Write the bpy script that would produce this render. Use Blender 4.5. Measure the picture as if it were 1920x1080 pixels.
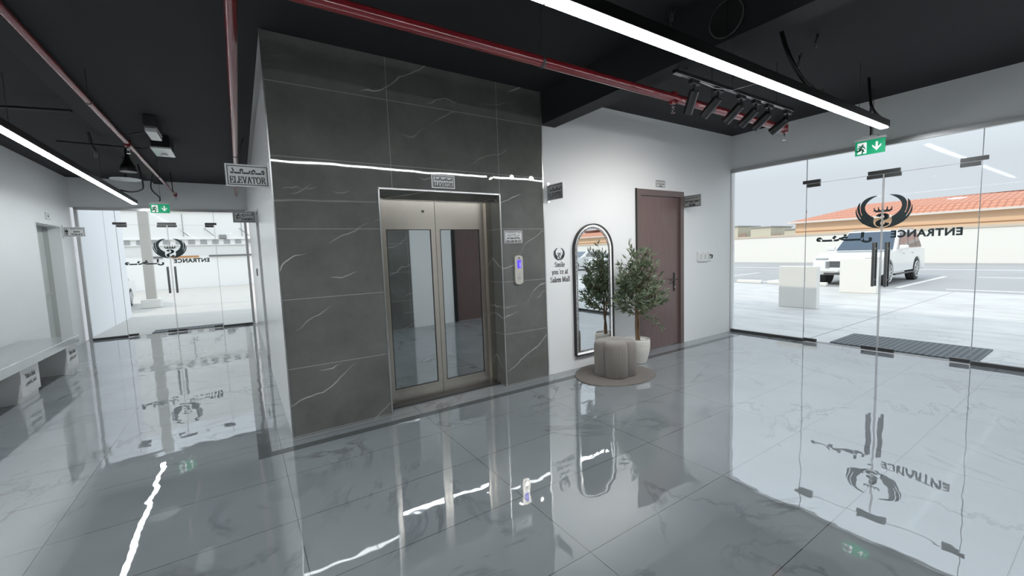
import bpy, bmesh, math, random
from mathutils import Vector, Matrix
random.seed(7)
SC = bpy.context.scene
for o in list(bpy.data.objects): bpy.data.objects.remove(o, do_unlink=True)
COL = SC.collection
V = Vector; PI = math.pi
# ------------------------------------------------------------------ camera
cd = bpy.data.cameras.new('camera'); cam = bpy.data.objects.new('camera', cd); COL.objects.link(cam)
R0 = V((0.8352212488723948, -0.5487244931907685, -0.03615101664644656)); R1 = V((-0.07712687858149364, -0.05179894795966, -0.9956748031311988)); R2 = V((0.5444785671009585, 0.8343969676135035, -0.08558498936774528))
cam.matrix_world = Matrix(((R0.x, -R1.x, -R2.x, 0), (R0.y, -R1.y, -R2.y, 0), (R0.z, -R1.z, -R2.z, 1.45), (0, 0, 0, 1)))
cd.sensor_width = 36; cd.lens = 778.97 / 1920 * 36; cd.clip_start = 0.02; cd.clip_end = 400
SC.camera = cam
# ------------------------------------------------------------------ world, sun, exposure
W = bpy.data.worlds.new('sky'); SC.world = W; W.use_nodes = True
nt = W.node_tree; nt.nodes.clear()
out = nt.nodes.new('ShaderNodeOutputWorld'); bg = nt.nodes.new('ShaderNodeBackground')
tc = nt.nodes.new('ShaderNodeTexCoord'); sp = nt.nodes.new('ShaderNodeSeparateXYZ'); rp = nt.nodes.new('ShaderNodeValToRGB')
nt.links.new(tc.outputs['Generated'], sp.inputs[0]); nt.links.new(sp.outputs['Z'], rp.inputs[0])
rp.color_ramp.elements[0].position = 0.12; rp.color_ramp.elements[0].color = (0.425, 0.438, 0.465, 1)
rp.color_ramp.elements[1].position = 0.55; rp.color_ramp.elements[1].color = (0.86, 0.92, 1.0, 1)
nt.links.new(rp.outputs[0], bg.inputs[0]); bg.inputs[1].default_value = 1.85
nt.links.new(bg.outputs[0], out.inputs[0])
sl = bpy.data.lights.new('sun', 'SUN'); sl.energy = 1.5; sl.angle = 0.01; sl.color = (1.0, 0.86, 0.68)
so = bpy.data.objects.new('sun', sl); COL.objects.link(so)
so.rotation_euler = V((1, -0.2, -0.9)).to_track_quat('-Z', 'Y').to_euler()
SC.view_settings.view_transform = 'Standard'; SC.view_settings.look = 'None'
SC.view_settings.gamma = 1; SC.view_settings.use_curve_mapping = False
SC.view_settings.exposure = 0.0
CEIL = 3.19
LED_STRENGTH = 62.0                        # the linear ceiling lights carry the room
# ------------------------------------------------------------------ materials
MATS = {}
def mat(name, col, rough=0.5, metal=0.0, ior=1.5, emit=None, es=0.0, coat=0.0, alpha=1.0):
    if name in MATS: return MATS[name]
    m = bpy.data.materials.new(name); m.use_nodes = True; b = m.node_tree.nodes['Principled BSDF']
    b.inputs['Base Color'].default_value = (*col, 1); b.inputs['Roughness'].default_value = rough
    b.inputs['Metallic'].default_value = metal; b.inputs['IOR'].default_value = ior
    b.inputs['Coat Weight'].default_value = coat; b.inputs['Alpha'].default_value = alpha
    if emit: b.inputs['Emission Color'].default_value = (*emit, 1); b.inputs['Emission Strength'].default_value = es
    MATS[name] = m
    return m
class N:                                   # tiny node builder
    def __init__(s, m): s.t = m.node_tree; s.b = s.t.nodes['Principled BSDF']
    def n(s, kind, **kw):
        x = s.t.nodes.new(kind)
        for k, v in kw.items():
            if k.startswith('i_'):
                k = k[2:]; k = int(k) if k.isdigit() else k.replace('_', ' ')
                if hasattr(v, 'is_output'): s.t.links.new(v, x.inputs[k])
                else: x.inputs[k].default_value = v
            else: setattr(x, k, v)
        return x
    def m(s, op, a, b=0.0, c=0.0, clamp=False):
        x = s.t.nodes.new('ShaderNodeMath'); x.operation = op; x.use_clamp = clamp
        for i, v in enumerate((a, b, c)):
            if hasattr(v, 'is_output'): s.t.links.new(v, x.inputs[i])
            else: x.inputs[i].default_value = v
        return x.outputs[0]
    def pos(s): return s.n('ShaderNodeNewGeometry').outputs['Position']
    def sep(s, v):
        x = s.n('ShaderNodeSeparateXYZ', i_0=v); return x.outputs
    def noise(s, v, scale, detail=2, rough=0.5, dist=0.0):
        return s.n('ShaderNodeTexNoise', i_Vector=v, i_Scale=scale, i_Detail=float(detail), i_Roughness=rough, i_Distortion=dist).outputs['Fac']
    def ramp(s, f, stops):
        x = s.n('ShaderNodeValToRGB', i_Fac=f); e = x.color_ramp.elements
        while len(e) < len(stops): e.new(0.5)
        for q, (p, c) in zip(e, stops): q.position = p; q.color = (*c, 1) if len(c) == 3 else c
        return x.outputs[0]
    def mix(s, f, a, b):
        x = s.n('ShaderNodeMix'); x.data_type = 'RGBA'
        for i, v in ((0, f), (6, a), (7, b)):
            if hasattr(v, 'is_output'): s.t.links.new(v, x.inputs[i])
            else: x.inputs[i].default_value = (*v, 1) if isinstance(v, tuple) else v
        return x.outputs[2]
    def col(s, v): s.t.links.new(v, s.b.inputs['Base Color'])
    def bump(s, h, dist, st=1.0):
        x = s.n('ShaderNodeBump', i_Height=h, i_Distance=dist, i_Strength=st); s.t.links.new(x.outputs[0], s.b.inputs['Normal'])
def g(v): return (v, v, v)
def line(k, c, period, off, w):            # 1 on a joint line
    t = k.m('ADD', k.m('DIVIDE', k.m('SUBTRACT', c, off), period), 100.0)
    d = k.m('ABSOLUTE', k.m('SUBTRACT', k.m('FRACT', k.m('ADD', t, 0.5)), 0.5))
    return k.m('LESS_THAN', d, w / period)
def marble(name, base, vein, tx, ox, ty, oy, joint, rough, ior, wave=0.0, jw=0.0017, streak=0.0):
    m = mat(name, base, rough, 0, ior); k = N(m); p = k.pos(); X = k.sep(p)
    wv = k.noise(p, 0.62, 6, 0.6, 0.9)
    v1 = k.m('ABSOLUTE', k.m('SUBTRACT', wv, 0.5))
    v1 = k.m('SUBTRACT', 1.0, k.m('MULTIPLY', v1, 60.0), clamp=True)
    v1 = k.m('MULTIPLY', v1, k.m('MULTIPLY', k.m('SUBTRACT', k.noise(p, 1.7, 2), 0.42, clamp=True), 4.0, clamp=True))
    cl = k.noise(p, 1.3, 3)
    c = k.mix(k.m('MULTIPLY', k.m('SUBTRACT', cl, 0.3), 1.6, clamp=True), tuple(x * 0.88 for x in base), tuple(min(1, x * 1.12) for x in base))
    c = k.mix(k.m('MULTIPLY', v1, 0.8), c, vein)
    j = k.m('MAXIMUM', line(k, X[0], tx, ox, jw), line(k, X[1], ty, oy, jw))
    if streak:
        mp = k.n('ShaderNodeMapping', i_Vector=p); mp.inputs['Scale'].default_value = (3.2, .5, 1)
        sk = k.m('MULTIPLY', k.m('SUBTRACT', k.noise(mp.outputs[0], 1.6, 5, .65), .50, clamp=True), streak, clamp=True)
        c = k.mix(sk, c, vein)
    c = k.mix(j, c, joint); k.col(c)
    if wave:
        k.bump(k.n('ShaderNodeTexNoise', i_Vector=p, i_Scale=4.5, i_Detail=1.5).outputs['Fac'], wave)
    return m
FLOOR = marble('polished_marble', (0.262, 0.285, 0.30), (0.11, 0.12, 0.13), 1.14, 0.165, 0.57, 1.395, (0.05, 0.05, 0.05), 0.012, 2.95, 0.0013)
BORDER = marble('dark_border_tile', (0.095, 0.105, 0.108), (0.06, 0.06, 0.06), 50, 20, 50, 20, (0.1, 0.1, 0.1), 0.08, 1.5, 0.002)
BENCHM = marble('white_marble_dimmed', (0.30, 0.315, 0.33), (0.13, 0.135, 0.14), 50, 20, 50, 20, (0.1, 0.1, 0.1), 0.06, 1.6)  # seat top's dimness is put into the colour; the marble itself is white
PAVE = marble('outdoor_paving', (0.60, 0.59, 0.575), (0.40, 0.40, 0.41), 7.0, 10.9, 4.2, 2.72, (0.16, 0.16, 0.16), 0.5, 1.45, 0, 0.008, 5.0)
def stone():
    m = mat('dark_grey_stone_tile', g(0.08), 0.025, 0, 1.5); k = N(m); p = k.pos(); X = k.sep(p)
    u = k.m('ADD', X[0], X[1]); z = X[2]
    cl = k.noise(p, 2.2, 6, 0.65)
    c = k.mix(k.m('MULTIPLY', k.m('SUBTRACT', cl, 0.3), 2.2, clamp=True), (0.105, 0.106, 0.099), (0.165, 0.166, 0.155))
    n = k.noise(p, 1.7, 3, 0.5)
    d = k.m('SUBTRACT', z, k.m('ADD', k.m('MULTIPLY', u, 0.52), k.m('MULTIPLY', n, 0.42)))
    t = k.m('FRACT', k.m('ADD', k.m('DIVIDE', d, 0.563), 20.12))
    a = k.m('ABSOLUTE', k.m('SUBTRACT', t, 0.5))
    fine = k.m('SUBTRACT', 1.0, k.m('MULTIPLY', a, 75.0), clamp=True)
    msk = k.m('MULTIPLY', k.m('SUBTRACT', k.noise(p, 1.5, 1), 0.44, clamp=True), 9.0, clamp=True)
    fine = k.m('MULTIPLY', fine, msk)
    d2 = k.m('ADD', z, k.m('SUBTRACT', k.m('MULTIPLY', k.noise(p, 2.2, 3), 0.4), k.m('MULTIPLY', u, 0.15)))
    a2 = k.m('ABSOLUTE', k.m('SUBTRACT', k.m('FRACT', k.m('ADD', k.m('DIVIDE', d2, 0.71), 20.3)), 0.5))
    f2 = k.m('MULTIPLY', k.m('SUBTRACT', 1.0, k.m('MULTIPLY', a2, 110.0), clamp=True), k.m('MULTIPLY', k.m('SUBTRACT', k.noise(p, 2.9, 1), 0.56, clamp=True), 9.0, clamp=True))
    c = k.mix(k.m('MULTIPLY', k.m('MAXIMUM', fine, f2), 0.85), c, (0.55, 0.55, 0.53))
    j = k.m('MAXIMUM', line(k, u, 1.132, 1.20 + 3.745, 0.0022), line(k, z, 0.5635, 0.0085, 0.0022))
    k.col(k.mix(k.m('MULTIPLY', j, 0.75), c, (0.42, 0.42, 0.41)))
    k.bump(k.noise(p, 3.0, 1), 0.0012)
    return m
STONE = stone()
def plaster(name, col, rough=0.45):
    m = mat(name, col, rough); k = N(m); p = k.pos()
    c = k.mix(k.noise(p, 1.1, 3), tuple(x * 0.96 for x in col), col); k.col(c); k.bump(k.noise(p, 30, 3), 0.0008)
    return m
WHITE = plaster('white_wall_paint', (0.80, 0.81, 0.815), 0.5)
SATIN = plaster('satin_white_wall_paint', (0.74, 0.745, 0.74), 0.25)
BLACK = plaster('black_ceiling_paint', (0.012, 0.013, 0.0145), 0.8)
ALU = mat('brushed_aluminium', g(0.55), 0.3, 0.9)
STEEL = mat('stainless_steel', (0.60, 0.55, 0.49), 0.24, 1.0)
DSTEEL = mat('dark_steel_fitting', g(0.08), 0.35, 0.6)
CHROME = mat('chrome', g(0.75), 0.1, 1.0)
REFGL = mat('dark_reflective_glass', (0.52, 0.55, 0.56), 0.02, 1.0)
BLK = mat('black_metal', g(0.012), 0.35)
RUBBER = mat('black_rubber', g(0.03), 0.7)
INK = mat('black_lettering', g(0.012), 0.4)
DECAL = mat('dark_green_black_vinyl', (0.03, 0.042, 0.045), 0.4)
SIGN = mat('silver_sign_plate', (0.42, 0.43, 0.43), 0.35, 0.2)
WPLAS = mat('white_plastic', g(0.78), 0.35)
RED = mat('red_pipe_paint', (0.20, 0.015, 0.02), 0.14, 0, 1.8)
BRASS = mat('dull_brass', (0.35, 0.28, 0.2), 0.3, 1.0)
GREEN = mat('exit_green', (0.0, 0.22, 0.10), 0.4, emit=(0.0, 0.30, 0.13), es=0.6)
EXW = mat('exit_white', g(0.8), 0.4, emit=g(1), es=0.35)
LED = mat('led_diffuser', g(0.9), 0.4, emit=(0.93, 0.98, 1.0), es=LED_STRENGTH)
LENS = mat('spot_lens', g(0.9), 0.4, emit=(1.0, 0.97, 0.92), es=30.0)
EDGE = mat('glass_edge', (0.40, 0.44, 0.45), 0.15)
def wood():
    m = mat('brown_laminate', (0.085, 0.05, 0.048), 0.3, 0, 1.5); k = N(m); p = k.pos()
    mp = k.n('ShaderNodeMapping', i_Vector=p); mp.inputs['Scale'].default_value = (14, 14, 0.8)
    k.col(k.mix(k.noise(mp.outputs[0], 3, 4), (0.115, 0.072, 0.068), (0.17, 0.115, 0.108)))
    return m
BROWN = wood()
def glass(name, tint=(0.93, 0.96, 0.965), refl=0.07):
    m = bpy.data.materials.new(name); m.use_nodes = True; t = m.node_tree; t.nodes.clear()
    o = t.nodes.new('ShaderNodeOutputMaterial'); mx = t.nodes.new('ShaderNodeMixShader')
    tr = t.nodes.new('ShaderNodeBsdfTransparent'); tr.inputs[0].default_value = (*tint, 1)
    gl = t.nodes.new('ShaderNodeBsdfGlossy'); gl.inputs['Roughness'].default_value = 0.0
    fr = t.nodes.new('ShaderNodeFresnel'); fr.inputs[0].default_value = 1.13
    t.links.new(fr.outputs[0], mx.inputs[0]); t.links.new(tr.outputs[0], mx.inputs[1]); t.links.new(gl.outputs[0], mx.inputs[2])
    t.links.new(mx.outputs[0], o.inputs[0]); return m
GLASS = glass('clear_glass')
# ------------------------------------------------------------------ mesh helpers
ORG = {}
def tag(o, label=None, cat=None, group=None, kind=None):
    if label: o['label'] = label
    if cat: o['category'] = cat
    if group: o['group'] = group
    if kind: o['kind'] = kind
    return o
class MB:
    def __init__(s): s.bm = bmesh.new(); s.mats = []; s.cur = 0
    def mt(s, m):
        if m not in s.mats: s.mats.append(m)
        s.cur = s.mats.index(m); return s
    def face(s, pts):
        vs = [s.bm.verts.new(p) for p in pts]
        try: f = s.bm.faces.new(vs); f.material_index = s.cur; return f
        except ValueError: return None
    def _fin(s, n0, bev=0, seg=2):
        s.bm.faces.ensure_lookup_table()
        for f in s.bm.faces[n0:]: f.material_index = s.cur
        if bev:
            es = list({e for f in s.bm.faces[n0:] for e in f.edges})
            r = bmesh.ops.bevel(s.bm, geom=es, offset=bev, segments=seg, affect='EDGES', profile=0.5, clamp_overlap=True)
            for f in r['faces']: f.material_index = s.cur
    def box(s, x0, x1, y0, y1, z0, z1, bev=0, seg=2):
        n0 = len(s.bm.faces); m = Matrix.Translation(((x0 + x1) / 2, (y0 + y1) / 2, (z0 + z1) / 2)) @ Matrix.Diagonal((abs(x1 - x0), abs(y1 - y0), abs(z1 - z0), 1))
        bmesh.ops.create_cube(s.bm, size=1, matrix=m); s._fin(n0, bev, seg); return s
    def obox(s, c, ax, ay, az, hx, hy, hz, bev=0):
        n0 = len(s.bm.faces); ax, ay, az = V(ax).normalized(), V(ay).normalized(), V(az).normalized()
        m = Matrix(((ax.x * hx * 2, ay.x * hy * 2, az.x * hz * 2, c[0]), (ax.y * hx * 2, ay.y * hy * 2, az.y * hz * 2, c[1]), (ax.z * hx * 2, ay.z * hy * 2, az.z * hz * 2, c[2]), (0, 0, 0, 1)))
        bmesh.ops.create_cube(s.bm, size=1, matrix=m); s._fin(n0, bev); return s
    def cyl(s, a, b, r, r2=None, seg=20, caps=True):
        a, b = V(a), V(b); d = b - a; n0 = len(s.bm.faces)
        q = d.to_track_quat('Z', 'Y').to_matrix().to_4x4()
        bmesh.ops.create_cone(s.bm, cap_ends=caps, segments=seg, radius1=r, radius2=r if r2 is None else r2, depth=d.length, matrix=Matrix.Translation((a + b) / 2) @ q)
        s._fin(n0); return s
    def tube(s, pts, r, seg=8, r1=None):
        pts = [V(p) for p in pts]; rings = []; n0 = len(s.bm.faces); up = V((0.13, 0.21, 0.97)).normalized(); prev = None
        for i, p in enumerate(pts):
            d = (pts[min(i + 1, len(pts) - 1)] - pts[max(i - 1, 0)]).normalized()
            if prev is None:
                a = d.cross(up)
                if a.length < 0.1: a = d.cross(V((1, 0, 0)))
            else: a = prev - d * prev.dot(d)
            a.normalize(); prev = a; b = d.cross(a); rr = r if r1 is None else r + (r1 - r) * i / (len(pts) - 1)
            rings.append([s.bm.verts.new(p + a * rr * math.cos(t) + b * rr * math.sin(t)) for t in [2 * PI * j / seg for j in range(seg)]])
        for i in range(len(rings) - 1):
            for j in range(seg):
                s.bm.faces.new((rings[i][j], rings[i][(j + 1) % seg], rings[i + 1][(j + 1) % seg], rings[i + 1][j]))
        s.bm.faces.new(rings[0][::-1]); s.bm.faces.new(rings[-1]); s._fin(n0); return s
    def lathe(s, prof, c, seg=32):
        rings = []; n0 = len(s.bm.faces)
        for r, z in prof: rings.append([s.bm.verts.new((c[0] + r * math.cos(2 * PI * j / seg), c[1] + r * math.sin(2 * PI * j / seg), c[2] + z)) for j in range(seg)])
        for i in range(len(rings) - 1):
            for j in range(seg): s.bm.faces.new((rings[i][j], rings[i][(j + 1) % seg], rings[i + 1][(j + 1) % seg], rings[i + 1][j]))
        s.bm.faces.new(rings[0][::-1]); s.bm.faces.new(rings[-1]); s._fin(n0); return s
    def prism(s, poly, o, ax, ay, n, t, tri=True):               # 2-D outline on plane (o, ax, ay), pushed t along n
        o, ax, ay, n = V(o), V(ax), V(ay), V(n); n0 = len(s.bm.faces)
        a = [s.bm.verts.new(o + ax * x + ay * y) for x, y in poly]; b = [s.bm.verts.new(o + ax * x + ay * y + n * t) for x, y in poly]
        L = len(poly)
        for i in range(L):
            try: s.bm.faces.new((a[i], a[(i + 1) % L], b[(i + 1) % L], b[i]))
            except ValueError: pass
        fa = s.bm.faces.new(a[::-1]); fb = s.bm.faces.new(b)
        if tri: bmesh.ops.triangulate(s.bm, faces=[fa, fb])
        s._fin(n0); return s
    def build(s, name, m=None, parent=None, smooth=False, org=None):
        if m is not None: s.mats = [m] + [x for x in s.mats if x is not m] if not s.mats else s.mats
        bmesh.ops.recalc_face_normals(s.bm, faces=s.bm.faces)
        me = bpy.data.meshes.new(name)
        if parent is not None: og = ORG[parent]
        elif org is not None: og = V(org)
        else:
            xs = [v.co for v in s.bm.verts]
            og = V(((min(v.x for v in xs) + max(v.x for v in xs)) / 2, (min(v.y for v in xs) + max(v.y for v in xs)) / 2, min(v.z for v in xs)))
        bmesh.ops.translate(s.bm, verts=s.bm.verts, vec=-og)
        s.bm.to_mesh(me); s.bm.free()
        for q in s.mats: me.materials.append(q)
        if smooth:
            for p in me.polygons: p.use_smooth = True
            try: me.set_sharp_from_angle(angle=math.radians(smooth if smooth > 1 else 40))
            except Exception: pass
        ob = bpy.data.objects.new(name, me); COL.objects.link(ob); ORG[ob] = og
        if parent is not None: ob.parent = parent
        else: ob.location = og
        return ob
def thing(name, label, cat, loc, group=None, kind=None):
    o = bpy.data.objects.new(name, None); COL.objects.link(o); o.location = loc; o.empty_display_size = 0.1; ORG[o] = V(loc)
    return tag(o, label, cat, group, kind)
def B(*a, **k): return MB().box(*a, **k)
def struct(name, mb, m, label, parent=None, smooth=False):
    o = mb.build(name, m, parent, smooth)
    if parent is None: tag(o, label, name.split('_')[0], kind='structure')
    return o
def copy_tree(o, parent=None):
    c = o.copy(); COL.objects.link(c)
    if parent is not None: c.parent = parent
    for ch in list(o.children): copy_tree(ch, c)
    return c
def smooth(pts, n=5):
    P = [V(p) for p in pts]
    if len(P) < 3: return P
    P = [P[0] * 2 - P[1]] + P + [P[-1] * 2 - P[-2]]; o = []
    for a, b, c, d in zip(P, P[1:], P[2:], P[3:]):
        for i in range(n):
            t = i / n; o.append(((b * 2) + (c - a) * t + (a * 2 - b * 5 + c * 4 - d) * t * t + (b * 3 - a - c * 3 + d) * t ** 3) * .5)
    return o + [P[-2]]
# ------------------------------------------------------------------ lettering
def bfont(txt, bold=0.0, space=1.0):
    cu = bpy.data.curves.new('t', 'FONT'); cu.body = txt; cu.offset = bold; cu.space_character = space; cu.resolution_u = 4
    o = bpy.data.objects.new('t', cu); COL.objects.link(o); bpy.context.view_layer.update()
    me = bpy.data.meshes.new_from_object(o.evaluated_get(bpy.context.evaluated_depsgraph_get()))
    fs = [[tuple(me.vertices[i].co[:2]) for i in p.vertices] for p in me.polygons]
    bpy.data.objects.remove(o); bpy.data.curves.remove(cu); bpy.data.meshes.remove(me); return fs
AR = {'ا': (0xFE8D, 0xFE8E, 0, 0), 'ل': (0xFEDD, 0xFEDE, 0xFEDF, 0xFEE0), 'م': (0xFEE1, 0xFEE2, 0xFEE3, 0xFEE4), 'ص': (0xFEB9, 0xFEBA, 0xFEBB, 0xFEBC),
      'ع': (0xFEC9, 0xFECA, 0xFECB, 0xFECC), 'د': (0xFEA9, 0xFEAA, 0, 0), 'خ': (0xFEA5, 0xFEA6, 0xFEA7, 0xFEA8), 'ر': (0xFEAD, 0xFEAE, 0, 0),
      'ج': (0xFE9D, 0xFE9E, 0xFE9F, 0xFEA0), 'غ': (0xFECD, 0xFECE, 0xFECF, 0xFED0), 'ف': (0xFED1, 0xFED2, 0xFED3, 0xFED4), 'ة': (0xFE93, 0xFE94, 0, 0),
      'ك': (0xFED9, 0xFEDA, 0xFEDB, 0xFEDC), 'ي': (0xFEF1, 0xFEF2, 0xFEF3, 0xFEF4), 'ن': (0xFEE5, 0xFEE6, 0xFEE7, 0xFEE8), 'ت': (0xFE95, 0xFE96, 0xFE97, 0xFE98),
      'ض': (0xFEBD, 0xFEBE, 0xFEBF, 0xFEC0), 'ب': (0xFE8F, 0xFE90, 0xFE91, 0xFE92), 'و': (0xFEED, 0xFEEE, 0, 0), 'س': (0xFEB1, 0xFEB2, 0xFEB3, 0xFEB4),
      'ح': (0xFEA1, 0xFEA2, 0xFEA3, 0xFEA4), 'ق': (0xFED5, 0xFED6, 0xFED7, 0xFED8), 'ه': (0xFEE9, 0xFEEA, 0xFEEB, 0xFEEC), 'ء': (0xFE80, 0, 0, 0), 'ـ': (0x640,) * 4, 'ط': (0xFEC1, 0xFEC2, 0xFEC3, 0xFEC4)}
def arabic(w, bold=0.012):
    res = ''
    for i, c in enumerate(w):
        if c not in AR: res += c; continue
        f = AR[c]; pv = i > 0 and w[i - 1] in AR and AR[w[i - 1]][2]; nx = i + 1 < len(w) and w[i + 1] in AR and w[i + 1] != 'ء' and f[2]
        code = f[3] if (pv and nx) else f[1] if pv else f[2] if nx else f[0]
        res += chr(code or f[0])
    return bfont(res[::-1], bold)
def arc(cx, cy, rx, ry, a0, a1, n=9):
    return [(cx + rx * math.cos(math.radians(a0 + (a1 - a0) * i / n)), cy + ry * math.sin(math.radians(a0 + (a1 - a0) * i / n))) for i in range(n + 1)]
def bez(a, b, c, d, n=8):
    return [tuple(a[k] * (1 - t) ** 3 + 3 * b[k] * t * (1 - t) ** 2 + 3 * c[k] * t * t * (1 - t) + d[k] * t ** 3 for k in (0, 1)) for t in [i / n for i in range(n + 1)]]
SS = bez((.60, .80), (.55, 1.05), (.12, 1.02), (.12, .76)) + bez((.12, .76), (.12, .50), (.62, .52), (.62, .25))[1:] + bez((.62, .25), (.62, -.06), (.14, -.05), (.08, .24))[1:]
GL = {  # advance, strokes, serif centres  (slab-serif letters, cap height 1, x-height .66)
 'E': (.78, [[(.18, 0), (.18, 1)], [(.1, .97), (.66, .97)], [(.18, .52), (.5, .52)], [(.1, .03), (.7, .03)], [(.66, .97), (.66, .78)], [(.7, .03), (.7, .25)], [(.5, .4), (.5, .64)]], [(.18, .97), (.18, .03)]),
 'L': (.72, [[(.18, 0), (.18, 1)], [(.1, .03), (.66, .03)], [(.66, .03), (.66, .28)]], [(.18, .97), (.18, .03)]),
 'V': (.86, [[(.14, 1), (.44, 0)], [(.44, 0), (.72, 1)]], [(.14, .97), (.72, .97)]),
 'A': (.86, [[(.42, 1), (.14, 0)], [(.42, 1), (.74, 0)], [(.24, .32), (.62, .32)]], [(.14, .03), (.74, .03)]),
 'T': (.82, [[(.4, 0), (.4, 1)], [(.06, .97), (.76, .97)], [(.06, .97), (.06, .74)], [(.76, .97), (.76, .74)]], [(.4, .03)]),
 'O': (.92, [arc(.44, .5, .34, .5, 0, 360, 22)], []),
 'R': (.88, [[(.18, 0), (.18, 1)], [(.1, .97), (.4, .97)] + arc(.42, .75, .2, .23, 90, -90), [(.42, .5), (.18, .5)], [(.42, .5), (.78, .02)]], [(.18, .97), (.18, .03), (.76, .03)]),
 'S': (.72, [SS], []),
 'I': (.4, [[(.2, 0), (.2, 1)]], [(.2, .97), (.2, .03)]),
 'W': (1.15, [[(.12, 1), (.34, 0)], [(.34, 0), (.56, 1)], [(.56, 1), (.78, 0)], [(.78, 0), (1.0, 1)]], [(.12, .97), (.56, .97), (1.0, .97)]),
 'Y': (.84, [[(.14, 1), (.42, .48)], [(.42, .48), (.7, 1)], [(.42, 0), (.42, .5)]], [(.14, .97), (.7, .97), (.42, .03)]),
 'M': (1.05, [[(.16, 0), (.16, 1)], [(.16, 1), (.5, .1)], [(.5, .1), (.86, 1)], [(.86, 0), (.86, 1)]], [(.16, .97), (.86, .97), (.16, .03), (.86, .03)]),
 'N': (.94, [[(.16, 0), (.16, 1)], [(.16, 1), (.76, 0)], [(.76, 0), (.76, 1)]], [(.16, .97), (.76, .97), (.16, .03)]),
 'F': (.72, [[(.18, 0), (.18, 1)], [(.1, .97), (.64, .97)], [(.18, .52), (.5, .52)], [(.64, .97), (.64, .76)]], [(.18, .97), (.18, .03)]),
 'C': (.84, [arc(.46, .5, .34, .5, 50, 310, 16)], []),
 'D': (.88, [[(.18, 0), (.18, 1)], [(.1, .97), (.4, .97)] + arc(.42, .5, .34, .47, 90, -90, 12) + [(.1, .03)]], [(.18, .97), (.18, .03)]),
 'H': (.92, [[(.18, 0), (.18, 1)], [(.74, 0), (.74, 1)], [(.18, .52), (.74, .52)]], [(.18, .97), (.18, .03), (.74, .97), (.74, .03)]),
 'm': (1.02, [[(.16, 0), (.16, .66)], [(.16, .5)] + arc(.33, .45, .17, .2, 130, 0) + [(.5, 0)], [(.5, .5)] + arc(.67, .45, .17, .2, 130, 0) + [(.84, 0)]], [(.16, .03), (.5, .03), (.84, .03), (.12, .63)]),
 'n': (.7, [[(.16, 0), (.16, .66)], [(.16, .5)] + arc(.34, .45, .18, .2, 130, 0) + [(.52, 0)]], [(.16, .03), (.52, .03), (.12, .63)]),
 'i': (.36, [[(.18, 0), (.18, .66)], [(.18, .85), (.18, 1.0)]], [(.18, .03), (.13, .63)]),
 'l': (.36, [[(.18, 0), (.18, 1.05)]], [(.18, .03), (.13, 1.02)]),
 'e': (.64, [[(.1, .36), (.52, .36)] + arc(.31, .33, .22, .33, 8, 320, 16)], []),
 'y': (.68, [[(.12, .66), (.34, .0)], [(.56, .66), (.3, -.2), (.16, -.26)]], [(.12, .63), (.56, .63)]),
 'o': (.66, [arc(.32, .33, .23, .33, 0, 360, 18)], []),
 'u': (.72, [[(.16, .66), (.16, .2)] + arc(.33, .2, .17, .2, 180, 310), [(.52, .66), (.52, 0)]], [(.12, .63), (.48, .63), (.56, .03)]),
 'r': (.54, [[(.16, 0), (.16, .66)], [(.16, .42)] + arc(.34, .44, .17, .2, 150, 50)], [(.16, .03), (.12, .63)]),
 'a': (.64, [arc(.3, .48, .18, .17, 160, 0) + [(.48, 0)], arc(.28, .19, .18, .18, 30, 330, 14)], [(.52, .03)]),
 't': (.46, [[(.2, .9), (.2, .14)] + arc(.3, .12, .1, .1, 180, 320), [(.06, .63), (.4, .63)]], []),
 's': (.54, [[(x * .72, y * .66) for x, y in SS]], []),
 'f': (.44, [[(.18, 0), (.18, .85)] + arc(.28, .88, .1, .12, 180, 40), [(.06, .63), (.4, .63)]], [(.18, .03)]),
 'h': (.72, [[(.16, 0), (.16, 1.02)], [(.16, .5)] + arc(.34, .45, .18, .2, 130, 0) + [(.52, 0)]], [(.16, .03), (.52, .03), (.12, 1.0)]),
 'k': (.68, [[(.16, 0), (.16, 1.02)], [(.18, .3), (.5, .64)], [(.28, .4), (.54, .02)]], [(.16, .03), (.52, .03), (.48, .63)]),
 "'": (.28, [[(.14, 1.02), (.12, .8)]], []), ' ': (.36, [], []),
}
def stroke(pts, hw):
    fs = []
    for a, b in zip(pts[:-1], pts[1:]):
        dx, dy = b[0] - a[0], b[1] - a[1]; L = math.hypot(dx, dy) or 1e-6
        w = hw(abs(dy) / L); nx, ny = -dy / L * w, dx / L * w; ex, ey = dx / L * 0.02, dy / L * 0.02
        fs.append([(a[0] + nx - ex, a[1] + ny - ey), (a[0] - nx - ex, a[1] - ny - ey), (b[0] - nx + ex, b[1] - ny + ey), (b[0] + nx + ex, b[1] + ny + ey)])
    return fs
def serif(txt, thick=0.105, thin=0.036):
    x = 0; fs = []
    for c in txt:
        adv, ss, sf = GL[c]
        for st in ss: fs += [[(p[0] + x, p[1]) for p in f] for f in stroke(st, lambda v: thin + (thick - thin) * v)]
        for a, b in sf: fs.append([(x + a - .16, b - .032), (x + a + .16, b - .032), (x + a + .16, b + .032), (x + a - .16, b + .032)])
        x += adv
    return fs
def fit(fs, cx, cy, w=None, h=None):
    X = [p[0] for f in fs for p in f]; Y = [p[1] for f in fs for p in f]; x0, x1, y0, y1 = min(X), max(X), min(Y), max(Y)
    sx = w / (x1 - x0) if w else None; sy = h / (y1 - y0) if h else None; sx = sx or sy; sy = sy or sx
    return [[(cx + (p[0] - (x0 + x1) / 2) * sx, cy + (p[1] - (y0 + y1) / 2) * sy) for p in f] for f in fs]
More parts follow.
